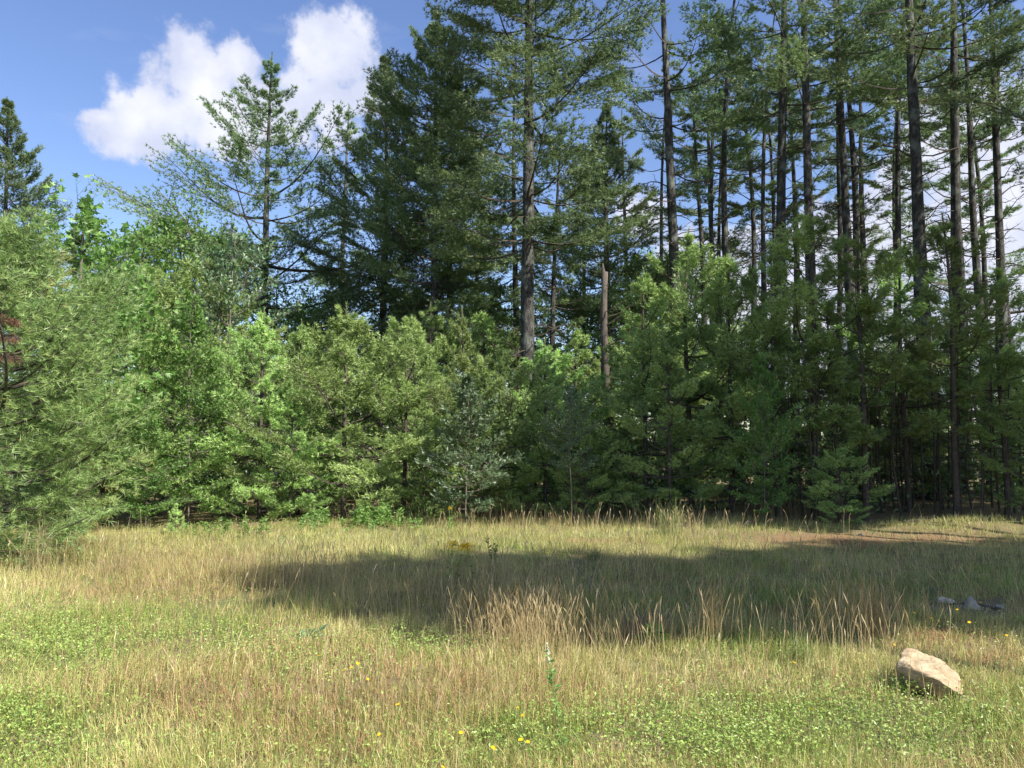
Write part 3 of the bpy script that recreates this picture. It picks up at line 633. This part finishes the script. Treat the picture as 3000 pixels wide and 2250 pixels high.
for X, Y, lab in [(17,14,'broad pine added beyond the right edge to shade the inner wood, nearest to the meadow'),(15.5,17.5,'broad pine added beyond the right edge to shade the inner wood, standing deeper in the wood'),(20,17,'broad pine added far beyond the right edge to shade the inner wood')]:
    o = copy_tree(TV['C'][0]); o.location = (X,Y,0); o.scale = (0.85,0.85,0.85); o.rotation_euler = (0,0,X); tag(o, lab, 'pine tree', 'pines beyond the right edge')  # unseen pines added to darken the wood's interior at right
# ---------------------------------------------------------------- meadow
def blobs(px, py, L):
    f = np.zeros_like(px)
    for cx, cy, rx, ry, a in L: f = np.maximum(f, a*np.exp(-(((px-cx)/rx)**2+((py-cy)/ry)**2)))
    return f
def vnoise(x, y, s, seed):
    r = np.random.default_rng(seed); f = 0
    for i in range(7):
        a = r.uniform(0, 6.28); k = s*r.uniform(0.6, 1.8); f = f+np.sin((x*math.cos(a)+y*math.sin(a))*k+r.uniform(0,6.28)+1.5*np.sin((x*math.sin(a)-y*math.cos(a))*k*0.6))
    return f/7*2.2
GREEN = [(720,585,260,28,0.75),(60,652,90,36,1.0),(20,745,50,40,1.0),(190,650,70,22,0.9),(280,668,70,24,0.8),(430,646,70,13,0.9),(790,738,210,40,1.2),(540,750,90,30,0.8),(720,705,70,25,0.8),(900,660,120,30,0.6),(620,598,70,16,0.9),(770,600,110,18,1.0),(930,590,110,20,0.9),(1000,700,60,50,0.6),(60,560,50,12,0.6),(700,545,60,10,0.6),(800,655,70,18,0.9),(480,548,120,8,0.5),(240,530,80,5,0.8),(370,524,40,6,1.0)]
RED = [(120,592,110,22,1.0),(250,588,100,16,0.8),(230,710,110,30,0.8),(420,690,70,22,0.7),(300,740,90,24,0.7),(560,695,60,20,0.5),(690,690,40,15,0.4),(830,685,30,12,0.5)]
TALL = [(230,580,130,18,0.8),(430,600,80,20,0.7),(520,618,70,22,1.0),(90,560,60,16,0.7),(600,525,170,4,0.8),(860,612,40,16,0.7)]
LEAFY = [(60,655,90,34,1.0),(20,745,50,40,1.0),(200,650,90,18,0.9),(310,665,70,18,0.6),(430,646,70,12,1.0),(790,740,210,34,1.2),(520,755,100,22,0.7),(710,705,60,20,0.6),(240,530,110,6,1.0),(370,524,40,6,1.0),(560,745,60,20,0.6),(900,655,30,12,0.3)]
def meadow():
    rng = np.random.default_rng(101); mb = MB()
    nt = 64000
    u = rng.random(nt); y0, y1 = 2.9, 16.2; y = (y0**0.35+u*(y1**0.35-y0**0.35))**(1/0.35)
    x = (rng.random(nt)*2-1)*(0.74*y+0.9)
    px, py = to_px(x, y)
    bare = np.clip(blobs(px, py, [(a,b,c,d,e*1.1) for a,b,c,d,e in LITTER]), 0, 0.93)
    keep = (rng.random(nt) > bare) & ~((np.abs(px-935) < 30) & (np.abs(py-700) < 9)) & ~((np.abs(px-965) < 42) & (np.abs(py-612) < 12) & (rng.random(nt) < 0.93)) & (y < edge_y(x)+0.5+0.5*rng.random(nt)); x, y, px, py = x[keep], y[keep], px[keep], py[keep]; n = len(x)
    g = blobs(px, py, GREEN)+0.42*vnoise(x, y, 1.6, 1)+0.25*vnoise(x, y, 5, 2); rd = blobs(px, py, RED)+0.35*vnoise(x, y, 1.3, 3)
    tl = blobs(px, py, TALL); lf = blobs(px, py, LEAFY)
    typ = np.where(g+rng.normal(0,0.25,n) > 0.48, 1, np.where(rd+rng.normal(0,0.3,n) > 0.45, 2, 0))
    nb = rng.integers(5, 11, n); rep = np.repeat(np.arange(n), nb); N = len(rep)
    dist = y[rep]; T = typ[rep]
    bx = x[rep]+rng.normal(0, 0.022, N)*(1+dist*0.05); by = y[rep]+rng.normal(0, 0.022, N)*(1+dist*0.05)
    H = np.where(T==1, 0.085, 0.095)*(0.55+0.9*rng.random(N))*(1+0.25*vnoise(bx, by, 2.2, 4))*np.where(lf[rep] > 0.5, 0.62, 1.0)
    talls = (rng.random(N) < np.clip(tl[rep],0,1)*0.35); H = np.where(talls, H*1.0+0.15*(0.5+0.7*rng.random(N)), H)
    th_ = np.clip(rng.normal(1, 0.24, n), 0.55, 1.7)[rep]; tb_ = np.clip(rng.normal(1, 0.17, n), 0.6, 1.4)[rep]; H = H*th_
    az = np.where(rng.random(N) < 0.45, 2.5*vnoise(bx, by, 1.4, 12)+rng.normal(0, 0.7, N), rng.uniform(0, 6.28, N)); lean = np.abs(rng.normal(0.42, 0.38, N))*np.where(talls, 0.55, 1.0)
    flat = rng.random(N) < 0.20; lean = np.where(flat, 1.3, lean)
    hx, hy = np.cos(az), np.sin(az); zb = hgt(bx, by)
    W = np.clip(0.0021+0.00030*dist, 0.0026, 0.0062)*(0.7+0.6*rng.random(N))*np.where(T==1, 1.1, 1.0)
    wa = rng.uniform(0, 6.28, N); wx, wy = np.cos(wa)*W/2, np.sin(wa)*W/2
    base = np.stack([bx, by, zb-0.01], 1)
    mid = base+np.stack([hx*H*np.sin(lean)*0.35, hy*H*np.sin(lean)*0.35, H*0.58*np.cos(lean*0.5)], 1)
    tip = base+np.stack([hx*H*np.sin(lean)*1.0, hy*H*np.sin(lean)*1.0, H*np.cos(lean)*0.98+0.012], 1)
    w = np.stack([wx, wy, np.zeros(N)], 1)
    tan = np.array([0.49,0.395,0.160]); tan2 = np.array([0.63,0.54,0.27]); gr = np.array([0.19,0.29,0.060]); gr2 = np.array([0.36,0.43,0.11]); red = np.array([0.50,0.345,0.175]); red2 = np.array([0.40,0.26,0.135])
    q = rng.random(N)[:,None]; cT = np.where((T==0)[:,None], tan*q+tan2*(1-q), np.where((T==1)[:,None], gr*q+gr2*(1-q), red*q+red2*(1-q)))
    sw = (rng.random(N) < 0.30); q2 = rng.random(N)[:,None]; cT = np.where(sw[:,None], np.where((T==1)[:,None], tan, gr2)*(0.7+0.5*q2), cT)
    far = np.clip((dist-9.5)/3, 0, 1)[:,None]; cT = cT*(1-0.45*far)+0.45*far*np.array([0.36,0.37,0.12])
    cT = np.where(talls[:,None], cT*0.4+0.6*np.array([0.36,0.27,0.13]), cT)
    cT *= ((0.72+0.72*rng.random(N))*tb_)[:,None]; cT = np.minimum(cT, 0.8)
    near = dist < 6.8
    i = np.where(near)[0]; V = np.stack([base[i]-w[i], base[i]+w[i], mid[i]-w[i]*0.75, mid[i]+w[i]*0.75, tip[i]], 1)
    Tt = np.array([[0,1,3],[0,3,2],[2,3,4]])[None]+(np.arange(len(i))*5)[:,None,None]
    mb.add(V.reshape(-1,3), Tt.reshape(-1,3), 0.5, np.repeat(cT[i], 5, 0))
    i = np.where(~near)[0]; V = np.stack([base[i]-w[i]*1.15, base[i]+w[i]*1.15, tip[i]], 1)
    mb.add(V.reshape(-1,3), np.arange(len(i)*3).reshape(-1,3), 0.5, np.repeat(cT[i], 3, 0))
    o = link('meadow_grass', mb.mesh('meadow_grass', MT['grass'])); tag(o, 'short dry and green grass covering the clearing', kind='stuff')
    # leafy ground cover
    mb = MB(); n = 300000; u = rng.random(n); y = (y0**0.3+u*(15.4**0.3-y0**0.3))**(1/0.3); x = (rng.random(n)*2-1)*(0.74*y+0.9); px, py = to_px(x, y)
    f = blobs(px, py, LEAFY)*(0.75+0.35*vnoise(x, y, 4, 8))+0.05+0.08*vnoise(x, y, 2, 9)
    k = rng.random(n) < f; x, y = x[k], y[k]; n = len(x); print('leaflets', n)
    P = np.stack([x, y, hgt(x,y)+0.03+0.10*rng.random(n)], 1); D = rng.standard_normal((n,3)); D[:,2] *= 0.3
    c0 = MB(); sz = 0.022; leaves(c0, P, D, sz, sz*0.62, rng, 0.7)
    V = c0.v[0]; q = rng.random((n,1)); c = (np.array([0.20,0.31,0.060])*q+np.array([0.36,0.44,0.12])*(1-q))*(0.85+0.5*rng.random((n,1)))
    mb.add(V, c0.t[0], 0.5, np.repeat(c, 4, 0))
    o = link('leafy_ground_cover', mb.mesh('leafy_ground_cover', MT['grass'])); tag(o, 'low leafy green plants in patches among the grass', kind='stuff')
    # tall seeding stalks
    mb = MB(); A=[]; 
    spots = [(x_, y_, r_, n_) for x_, y_, r_, n_ in [(520,640,60,420),(600,645,70,130),(480,600,90,200),(330,590,130,200),(860,640,70,220),(710,640,30,50),(740,655,80,40),(40,570,40,70),(110,575,60,60),(680,534,22,70),(560,524,160,230),(760,528,60,30),(940,600,70,50),(900,570,160,90),(300,560,180,160),(700,580,200,160),(150,620,120,40),(400,720,200,110),(800,700,200,60),(150,700,120,40)]]
    for cx, cy, r, m in spots:
        qx = cx+rng.normal(0, r*0.55, m); qy = np.clip(cy+rng.normal(0, min(14, r*0.2), m), 519, 768)
        for a, b in zip(qx, qy):
            gx, gy = ground_at(a, b)
            if gy < 16 and gy > 0: A.append((gx, gy))
    A = np.array(A); n = len(A); B = np.stack([A[:,0], A[:,1], hgt(A[:,0],A[:,1])], 1)
    h = rng.uniform(0.24, 0.50, n); az = rng.uniform(0,6.28,n); le = np.abs(rng.normal(0.12,0.14,n))
    d = np.stack([np.cos(az)*np.sin(le), np.sin(az)*np.sin(le), np.cos(le)], 1); d2 = norm(d+np.stack([np.cos(az)*0.25, np.sin(az)*0.25, np.zeros(n)],1))
    m1 = B+d*(h*0.6)[:,None]; m2 = m1+d2*(h*0.28)[:,None]; m3 = m2+norm(d2+0.15*rng.standard_normal((n,3)))*(h*0.17)[:,None]
    rr = 0.0010+0.00013*B[:,1]
    sticks(mb, B, m1, rr*1.1, rr*0.9); sticks(mb, m1, m2, rr*0.9, rr*0.7); sticks(mb, m2, (m2+m3)/2, rr*0.9, rr*2.1); sticks(mb, (m2+m3)/2, m3, rr*2.1, rr*0.5)
    q = rng.random((n,1)); c = (np.array([0.42,0.31,0.14])*q+np.array([0.56,0.46,0.25])*(1-q))
    for _ in range(4): mb.col.append(np.repeat(c, 6, 0).astype(np.float32))
    o = link('seeding_grass_stalks', mb.mesh('seeding_grass_stalks', MT['grass'])); tag(o, 'tall tan seeding stalks rising above the meadow', kind='stuff')
    # fallen needles and bits
    mb = MB(); P=[]
    for cx, cy, rx, ry, a in LITTER:
        m = int(2600*a*(1 if cy > 545 else 2)); qx = cx+rng.normal(0, rx*0.6, m); qy = cy+rng.normal(0, ry*0.6, m)
        for a_, b_ in zip(qx, qy):
            if b_ > 522: P.append(ground_at(a_, b_))
    P = np.array(P); n = len(P); a = rng.uniform(0,6.28,n); l = rng.uniform(0.03,0.09,n)
    p0 = np.stack([P[:,0],P[:,1],hgt(P[:,0],P[:,1])+0.004+0.02*rng.random(n)],1); p1 = p0+np.stack([np.cos(a)*l,np.sin(a)*l,rng.normal(0,0.01,n)],1)
    ww = np.stack([-np.sin(a),np.cos(a),0*a],1)*0.003
    V = np.stack([p0-ww,p0+ww,p1],1).reshape(-1,3); q = rng.random((n,1)); c = np.array([0.48,0.28,0.12])*q+np.array([0.42,0.33,0.19])*(1-q)
    mb.add(V, np.arange(len(V)).reshape(-1,3), 0.5, np.repeat(c,3,0))
    o = link('needle_litter', mb.mesh('needle_litter', MT['grass'])); tag(o, 'reddish brown fallen needles on bare patches of ground', kind='stuff')
meadow()

# ---------------------------------------------------------------- stones
MT['sandstone'] = rough_mat('tan_boulder', [(0.3,(0.20,0.15,0.09)),(0.5,(0.35,0.275,0.175)),(0.7,(0.45,0.375,0.26))], scale=22, detail=14, bump=0.9, bdist=0.02, second=(9,0.52,0.74,(0.36,0.25,0.14)), stretch=(0.6,1,1.6))
MT['greystone'] = rough_mat('grey_stone', [(0.3,(0.24,0.22,0.185)),(0.7,(0.42,0.39,0.33))], scale=18, bump=0.4, bdist=0.01)
MT['palestone'] = rough_mat('pale_stone', [(0.35,(0.34,0.32,0.28)),(0.65,(0.72,0.69,0.62))], scale=11, bump=0.5, bdist=0.02, stretch=(0.6,1.5,2))
MT['moss'] = rough_mat('mossy_stone', [(0.35,(0.06,0.07,0.04)),(0.65,(0.16,0.16,0.12))], scale=14, bump=0.5, bdist=0.02)
def rock(name, pts, loc, mat, rz=0, s=1.0, cuts=5, amp=0.010, smooth=True, bev=0.02):
    bm = bmesh.new()
    for p in pts: bm.verts.new(Vector(p)*s)
    r = bmesh.ops.convex_hull(bm, input=bm.verts); bmesh.ops.delete(bm, geom=list({g for g in r['geom_interior'] if isinstance(g, bmesh.types.BMVert)}), context='VERTS')
    bmesh.ops.dissolve_limit(bm, angle_limit=R(8), verts=bm.verts, edges=bm.edges)
    bmesh.ops.bevel(bm, geom=list(bm.edges)+list(bm.verts), offset=bev*s, segments=2, affect='EDGES', profile=0.6, clamp_overlap=True)
    bmesh.ops.triangulate(bm, faces=bm.faces)
    for _ in range(cuts):
        long = [e for e in bm.edges if e.calc_length() > 0.014*s]
        if not long: break
        bmesh.ops.subdivide_edges(bm, edges=long, cuts=1); bmesh.ops.triangulate(bm, faces=bm.faces)
    bm.normal_update()
    for v in bm.verts:
        q = v.co/s
        n1 = mnoise.noise(q*9)+0.6*mnoise.noise(q*22)+0.4*mnoise.noise(q*50)
        v.co += v.normal*amp*s*n1
    me = bpy.data.meshes.new(name); bm.to_mesh(me); bm.free(); me.materials.append(mat)
    for p in me.polygons: p.use_smooth = smooth
    TOTAL[0] += len(me.polygons)
    o = link(name, me); o.location = loc; o.rotation_euler = (0,0,rz); return o
gx, gy = ground_at(938, 706)
BP = [(-.08,.13,.225),(-.14,.06,.20),(.00,.15,.215),(.08,.13,.19),(.15,.09,.155),(.195,.03,.105),(.19,.0,.04),(-.10,-.05,.15),(.0,-.11,.10),(.09,-.145,.045),(.15,-.11,.0),(.18,-.04,.0),
      (-.175,.03,.15),(-.175,.06,.09),(-.12,.01,.05),(-.05,.05,-.03),(.06,.02,-.04),(.15,.1,-.03),(-.10,.13,-.03)]
o = rock('boulder', BP, (gx, gy+0.09, hgt(gx,gy+0.1)+0.02), MT['sandstone'], 0, 1.04, 6, 0.013, True, 0.034); tag(o, 'pale tan boulder lying in the sunlit grass at lower right', 'boulder')
gx, gy = ground_at(976, 613)
o = rock('stone', [(-.10,0,0),(.11,-.02,-.02),(.09,.08,0),(-.08,.10,-.02),(.0,.03,.155),(-.02,.06,.14),(.07,-.03,.03),(-.09,-.03,.0),(.05,.03,.10)], (gx, gy+0.04, hgt(gx,gy)), MT['greystone'], 0.1, 0.75, 3, 0.004, False, 0.006); tag(o, 'pointed grey stone at the right, the angular one of the cluster', 'stone', 'stones in the shade at right')
gx, gy = ground_at(958, 608)
o = rock('stone', [(-.14,0,.0),(.12,-.02,.0),(.13,.05,.02),(-.12,.08,.0),(-.13,.02,.09),(.0,.0,.06),(.10,.02,.05),(-.05,.06,.08)], (gx-.03, gy+0.12, hgt(gx,gy)), MT['palestone'], -0.1, 0.65, 4, 0.008, True, 0.012); tag(o, 'low pale bluish stone touching the pointed grey stone', 'stone', 'stones in the shade at right')
gx, gy = ground_at(946, 598)
o = rock('stone', [(-.15,0,0),(.15,0,0),(.12,.14,0),(-.12,.14,0),(-.08,.04,.10),(.08,.05,.10),(0,.1,.11)], (gx, gy+0.1, hgt(gx,gy)-.02), MT['moss'], 0.3, 1.0, 4, 0.01, True, 0.02); tag(o, 'dark rounded mossy stone behind the pale bluish stone', 'stone', 'stones in the shade at right')
for (a,b,s,lab) in [(860,536,0.5,'small stone on the bare needle strip near the trees'),(882,541,0.4,'tiny stone at the middle of the needle strip'),(1001,607,0.45,'small dark stone right of the pointed grey stone')]:
    gx, gy = ground_at(a,b); o = rock('stone', [(-.1,0,0),(.1,-.02,0),(.1,.08,.0),(-.08,.08,0),(-.03,.02,.09),(.06,.04,.07)], (gx,gy,hgt(gx,gy)), MT['greystone'], a, s, 2, 0.006, True, 0.012); tag(o, lab, 'stone')

# ---------------------------------------------------------------- flowers and single plants
def stem_mesh(h, lean=0.05, r=0.0017, k=0):
    mb = MB(); s = np.linspace(0,1,5); tube(mb, np.stack([lean*s*s, 0.3*lean*np.sin(s*3+k), s*h],1), r*(1.2-0.5*s), 4); return mb.mesh('stem', MT['stem'])
def bloom_mesh(r=0.014, n=14):
    mb = MB(); V=[]; T=[]
    for i in range(n):
        a = i*2*math.pi/n; b = 0.20; L = r*(0.9+0.2*((i*7)%5)/5); j = len(V)
        V += [(0,0,0),(math.cos(a-b)*L,math.sin(a-b)*L,0.25*L),(math.cos(a+b)*L,math.sin(a+b)*L,0.25*L)]; T.append([j,j+1,j+2])
    for i in range(8):
        a = i*math.pi/4; j = len(V); V += [(0,0,0.005),(math.cos(a)*r*.5,math.sin(a)*r*.5,.003),(math.cos(a+.7)*r*.5,math.sin(a+.7)*r*.5,.003)]; T.append([j,j+1,j+2])
    mb.add(V, T, np.linspace(0.2,1,len(V))); 
    return mb.mesh('bloom', MT['petal'])
SM = [stem_mesh(0.24, 0.03*k, k=k) for k in range(3)]; BM_ = bloom_mesh()
FL = [(276,600,'yellow flower alone in front of the tall reddish grass at left'),(266,629,'yellow flower at the left below the lone one in reddish grass'),(296,651,'yellow flower at the left end of the pair under the leafy rosette'),(319,652,'yellow flower at the right end of the pair under the leafy rosette'),
      (344,669,'leftmost yellow flower in the loose cluster left of centre'),(352,666,'middle upper yellow flower in the loose cluster left of centre'),(358,663,'highest yellow flower in the loose cluster left of centre'),(368,677,'rightmost yellow flower in the loose cluster left of centre'),(348,679,'lowest yellow flower in the loose cluster left of centre'),
      (379,647,'yellow flower at the edge of the green patch left of the tan stalks'),(398,699,'yellow flower standing alone in dry grass below the loose cluster'),(380,729,'yellow flower in dry grass low and left of centre'),(461,734,'yellow flower midway between the bottom edge flower and the dry grass flower'),(493,748,'bright yellow flower near the bottom, left of the white flowered spike'),
      (443,765,'large yellow flower at the very bottom edge of the photo'),(518,712,'upper yellow flower of the pair left of the white flowered spike'),(523,719,'lower yellow flower of the pair left of the white flowered spike'),(521,740,'left flower of the low yellow pair beside the spike foot'),(528,743,'right flower of the low yellow pair beside the spike foot'),
      (914,615,'leftmost yellow flower in front of the grey stones'),(930,620,'second yellow flower from the left in front of the grey stones'),(939,623,'bright yellow flower between the boulder and the grey stones'),(957,613,'yellow flower just below the pale bluish stone'),(968,623,'yellow flower below the pointed grey stone'),(981,608,'yellow flower against the pointed grey stone'),
      (894,651,'yellow flower just left above the tan boulder'),(793,659,'yellow flower in the spiky green tuft left of the boulder'),(811,709,'orange yellow flower in the green leaves left below the boulder'),(989,732,'yellow flower in the grass right below the boulder'),(1005,634,'yellow flower at the right edge above the boulder')]
for i, (a, b, lab) in enumerate(FL):
    h = 0.24+0.0*i; k = i%3; gx, gy = ground_at(a, b, h)
    rt = empty('yellow_flower', (gx-0.03*k, gy, hgt(gx,gy)), 0); link('stem', SM[k], rt); o = link('bloom', BM_, rt); o.location = (0.03*k, 0.3*0.03*k*math.sin(3+k), h); s = 0.62+0.35*((i*37)%7)/7; o.scale = (s,s,s)
    o.rotation_euler = (R(-15+i*7%50), R(i*13%30), i); tag(rt, lab, 'flower', 'yellow flowers in the meadow')
def leafy_stem(name, px, py, h, label, cat, nleaf=26, ls=0.05, top=None, cb=(0.5,), mat='leaf', tint=0.7, lean=0.03, n=1, spread=0.06):
    gx, gy = ground_at(px, py); rt = empty(name, (gx, gy, hgt(gx,gy))); r = np.random.default_rng(int(px*7+py)); lm = MB(); fm = MB()
    for q in range(n):
        ox = np.append(r.normal(0, spread, 2) if n > 1 else [0,0], 0); hh = h*r.uniform(0.75,1.05) if n > 1 else h
        a = r.uniform(0,6.28); tipv = ox+np.array([math.cos(a)*lean*3, math.sin(a)*lean*3, hh]); mb = MB(); s = np.linspace(0,1,6)[:,None]
        tube(mb, ox*(1-s)+tipv*s+np.array([0,0,0])*s, 0.003, 5); link('stem', mb.mesh('stem', MT['stem']), rt)
        z = r.uniform(0.12, 0.97, nleaf)[:,None]; P = ox*(1-z)+tipv*z; az = r.uniform(0,6.28,nleaf); D = np.stack([np.cos(az),np.sin(az),np.full(nleaf,0.5)],1)
        leaves(lm, P, D, ls, ls*0.32, r, 0.7, tint, 0.12)
        if top:
            m = top[0]; t = r.random(m); zz = 1-t*top[1]; rad = top[2]*(0.25+t); aa = r.uniform(0,6.28,m)
            P = ox*(1-zz[:,None])+tipv*zz[:,None]+np.stack([np.cos(aa)*rad*r.random(m), np.sin(aa)*rad*r.random(m), r.normal(0,0.008,m)],1)
            needles(fm, P, r.standard_normal((m,3)), 5, top[3], top[3]*0.55, 1.3, r, 0.6, 0.3)
    link('leaves', lm.mesh('leaves', MT[mat]), rt)
    if top: link('blossom', fm.mesh('blossom', MT[top[4]]), rt)
    tag(rt, label, cat); return rt
leafy_stem('goldenrod_plant', 462, 594, 0.66, 'goldenrod with drooping yellow plumes in the shaded middle of the meadow', 'goldenrod', 22, 0.055, (120,0.12,0.13,0.012,'petal'), n=3, spread=0.12, tint=0.5)
leafy_stem('white_flower_spike', 565, 766, 0.56, 'tall pale spike with white blossom tip near the bottom centre', 'flowering plant', 46, 0.045, (40,0.16,0.006,0.009,'white'), tint=0.9, mat='leaf')
leafy_stem('goldenrod_plant', 448, 534, 0.45, 'lone goldenrod with a small yellow head against the dark wood', 'goldenrod', 14, 0.06, (40,0.08,0.04,0.012,'petal'), tint=0.5)
leafy_stem('green_weed', 493, 566, 0.36, 'dark upright green weed right of the goldenrod in shade', 'weed', 40, 0.06, tint=0.2, n=2, spread=0.03)
leafy_stem('rosette_weed', 306, 645, 0.08, 'pale green broad leaved rosette left of centre in sun', 'weed', 16, 0.12, tint=1.0, mat='oak', n=2, spread=0.02)
leafy_stem('milkweed', 650, 640, 0.16, 'broad leaved milkweed on the brown bare patch in the middle', 'weed', 16, 0.13, tint=0.8, n=2, spread=0.06)
leafy_stem('boulder_weed', 898, 702, 0.13, 'small leafy weed growing against the front of the tan boulder', 'weed', 12, 0.05, tint=0.9, n=2, spread=0.03)
leafy_stem('edge_shrub', 365, 528, 0.42, 'rounded pale green shrub at the wood edge left of centre', 'shrub', 60, 0.11, tint=0.9, n=16, spread=0.32, mat='leaf')
leafy_stem('edge_shrub', 315, 530, 0.28, 'low green weeds at the edge left of the rounded shrub', 'shrub', 40, 0.09, tint=0.8, n=12, spread=0.45)
leafy_stem('edge_shrub', 235, 534, 0.28, 'low trailing green weeds beside the small pine seedling', 'shrub', 40, 0.08, tint=0.8, n=14, spread=0.55)
leafy_stem('edge_shrub', 415, 528, 0.22, 'low green weeds right of the rounded pale shrub', 'shrub', 30, 0.08, tint=0.8, n=9, spread=0.35)

def clump(px, py, h, n, r, label, c, lean=0.25, w=0.004, cat='grass clump'):
    gx, gy = ground_at(px, py); rng = np.random.default_rng(int(px+py)); mb = MB()
    b = np.stack([rng.normal(0,r,n), rng.normal(0,r,n), np.zeros(n)],1); az = rng.uniform(0,6.28,n); le = np.abs(rng.normal(lean*0.6,lean*0.6,n)); H = h*rng.uniform(0.55,1.05,n)
    hx, hy = np.cos(az), np.sin(az); P = [b]
    for f in (0.35,0.7,1.0):
        P.append(b+np.stack([hx*H*f*np.sin(le*f*1.4), hy*H*f*np.sin(le*f*1.4), H*f*np.cos(le*f*1.2)],1))
    cc = (np.array(c)*(0.75+0.45*rng.random((n,1))))
    for i in range(3):
        sticks(mb, P[i], P[i+1], w*(0.5-0.13*i), w*(0.37-0.13*i)); mb.col.append(np.repeat(cc,6,0).astype(np.float32))
    o = link('grass_clump', mb.mesh('grass_clump', MT['grass'])); o.location = (gx,gy,hgt(gx,gy)); tag(o, label, cat, 'standing grass clumps')
clump(88,684,0.55,9,0.03,'sparse clump of long straw stalks leaning right at lower left',(0.62,0.52,0.30),0.3,0.003)
clump(668,536,0.62,90,0.12,'spiky green tuft of tall grass at the wood edge right of centre',(0.22,0.27,0.08),0.35,0.007)
clump(800,664,0.26,110,0.04,'fresh green spiky tuft left of the boulder in sun',(0.24,0.33,0.09),0.9,0.004)
clump(595,562,0.2,120,0.05,'small bright tuft in the shaded centre of the meadow',(0.22,0.27,0.10),0.9,0.004)
clump(872,640,0.52,60,0.06,'rusty tan clump of stalks above and left of the boulder',(0.50,0.33,0.14),0.3,0.004)
clump(915,605,0.45,90,0.09,'green tufted clump left of the grey stones',(0.22,0.28,0.09),0.6,0.005)
clump(712,640,0.55,46,0.06,'tan stalk clump right of the brown bare patch',(0.50,0.37,0.17),0.2,0.004)
clump(36,575,0.75,60,0.09,'tall straw clump in front of the near pine at the left edge',(0.45,0.38,0.20),0.3,0.005)
clump(120,572,0.75,50,0.10,'tall straw clump right of the first one below the near pine',(0.45,0.36,0.19),0.4,0.005)
clump(590,690,0.34,90,0.07,'golden green clump right of the white flowered spike',(0.42,0.38,0.13),0.35,0.004)
def limb(px, py, L, az, label, up=0.25):
    gx, gy = ground_at(px, py); mb = MB(); s = np.linspace(0,1,7)
    tube(mb, np.stack([s*L*math.cos(az), s*L*math.sin(az), 0.02+up*np.sin(s*math.pi)*L],1), 0.012*(1-s)+0.004, 5)
    for k in range(4):
        q = 0.4+0.14*k; o_ = np.array([q*L*math.cos(az), q*L*math.sin(az), 0.02+up*math.sin(q*math.pi)*L]); tube(mb, [o_, o_+[0.1*L,0.05*(-1)**k,0.1*L]], [0.005,0.002], 3)
    o = link('fallen_branch', mb.mesh('fallen_branch', MT['dead'])); o.location = (gx,gy,hgt(gx,gy)); tag(o, label, 'fallen branch')
limb(672,532,0.40,0.2,'pale arched dead branch beside the spiky green tuft')
limb(742,530,0.30,0.4,'small arched dead twig right of the spiky tuft',0.35)
limb(900,528,0.9,0.1,'bleached fallen branch at the foot of the wood on the right',0.05)
limb(1000,612,0.5,2.9,'dark fallen branch beside the pointed grey stone',0.08)
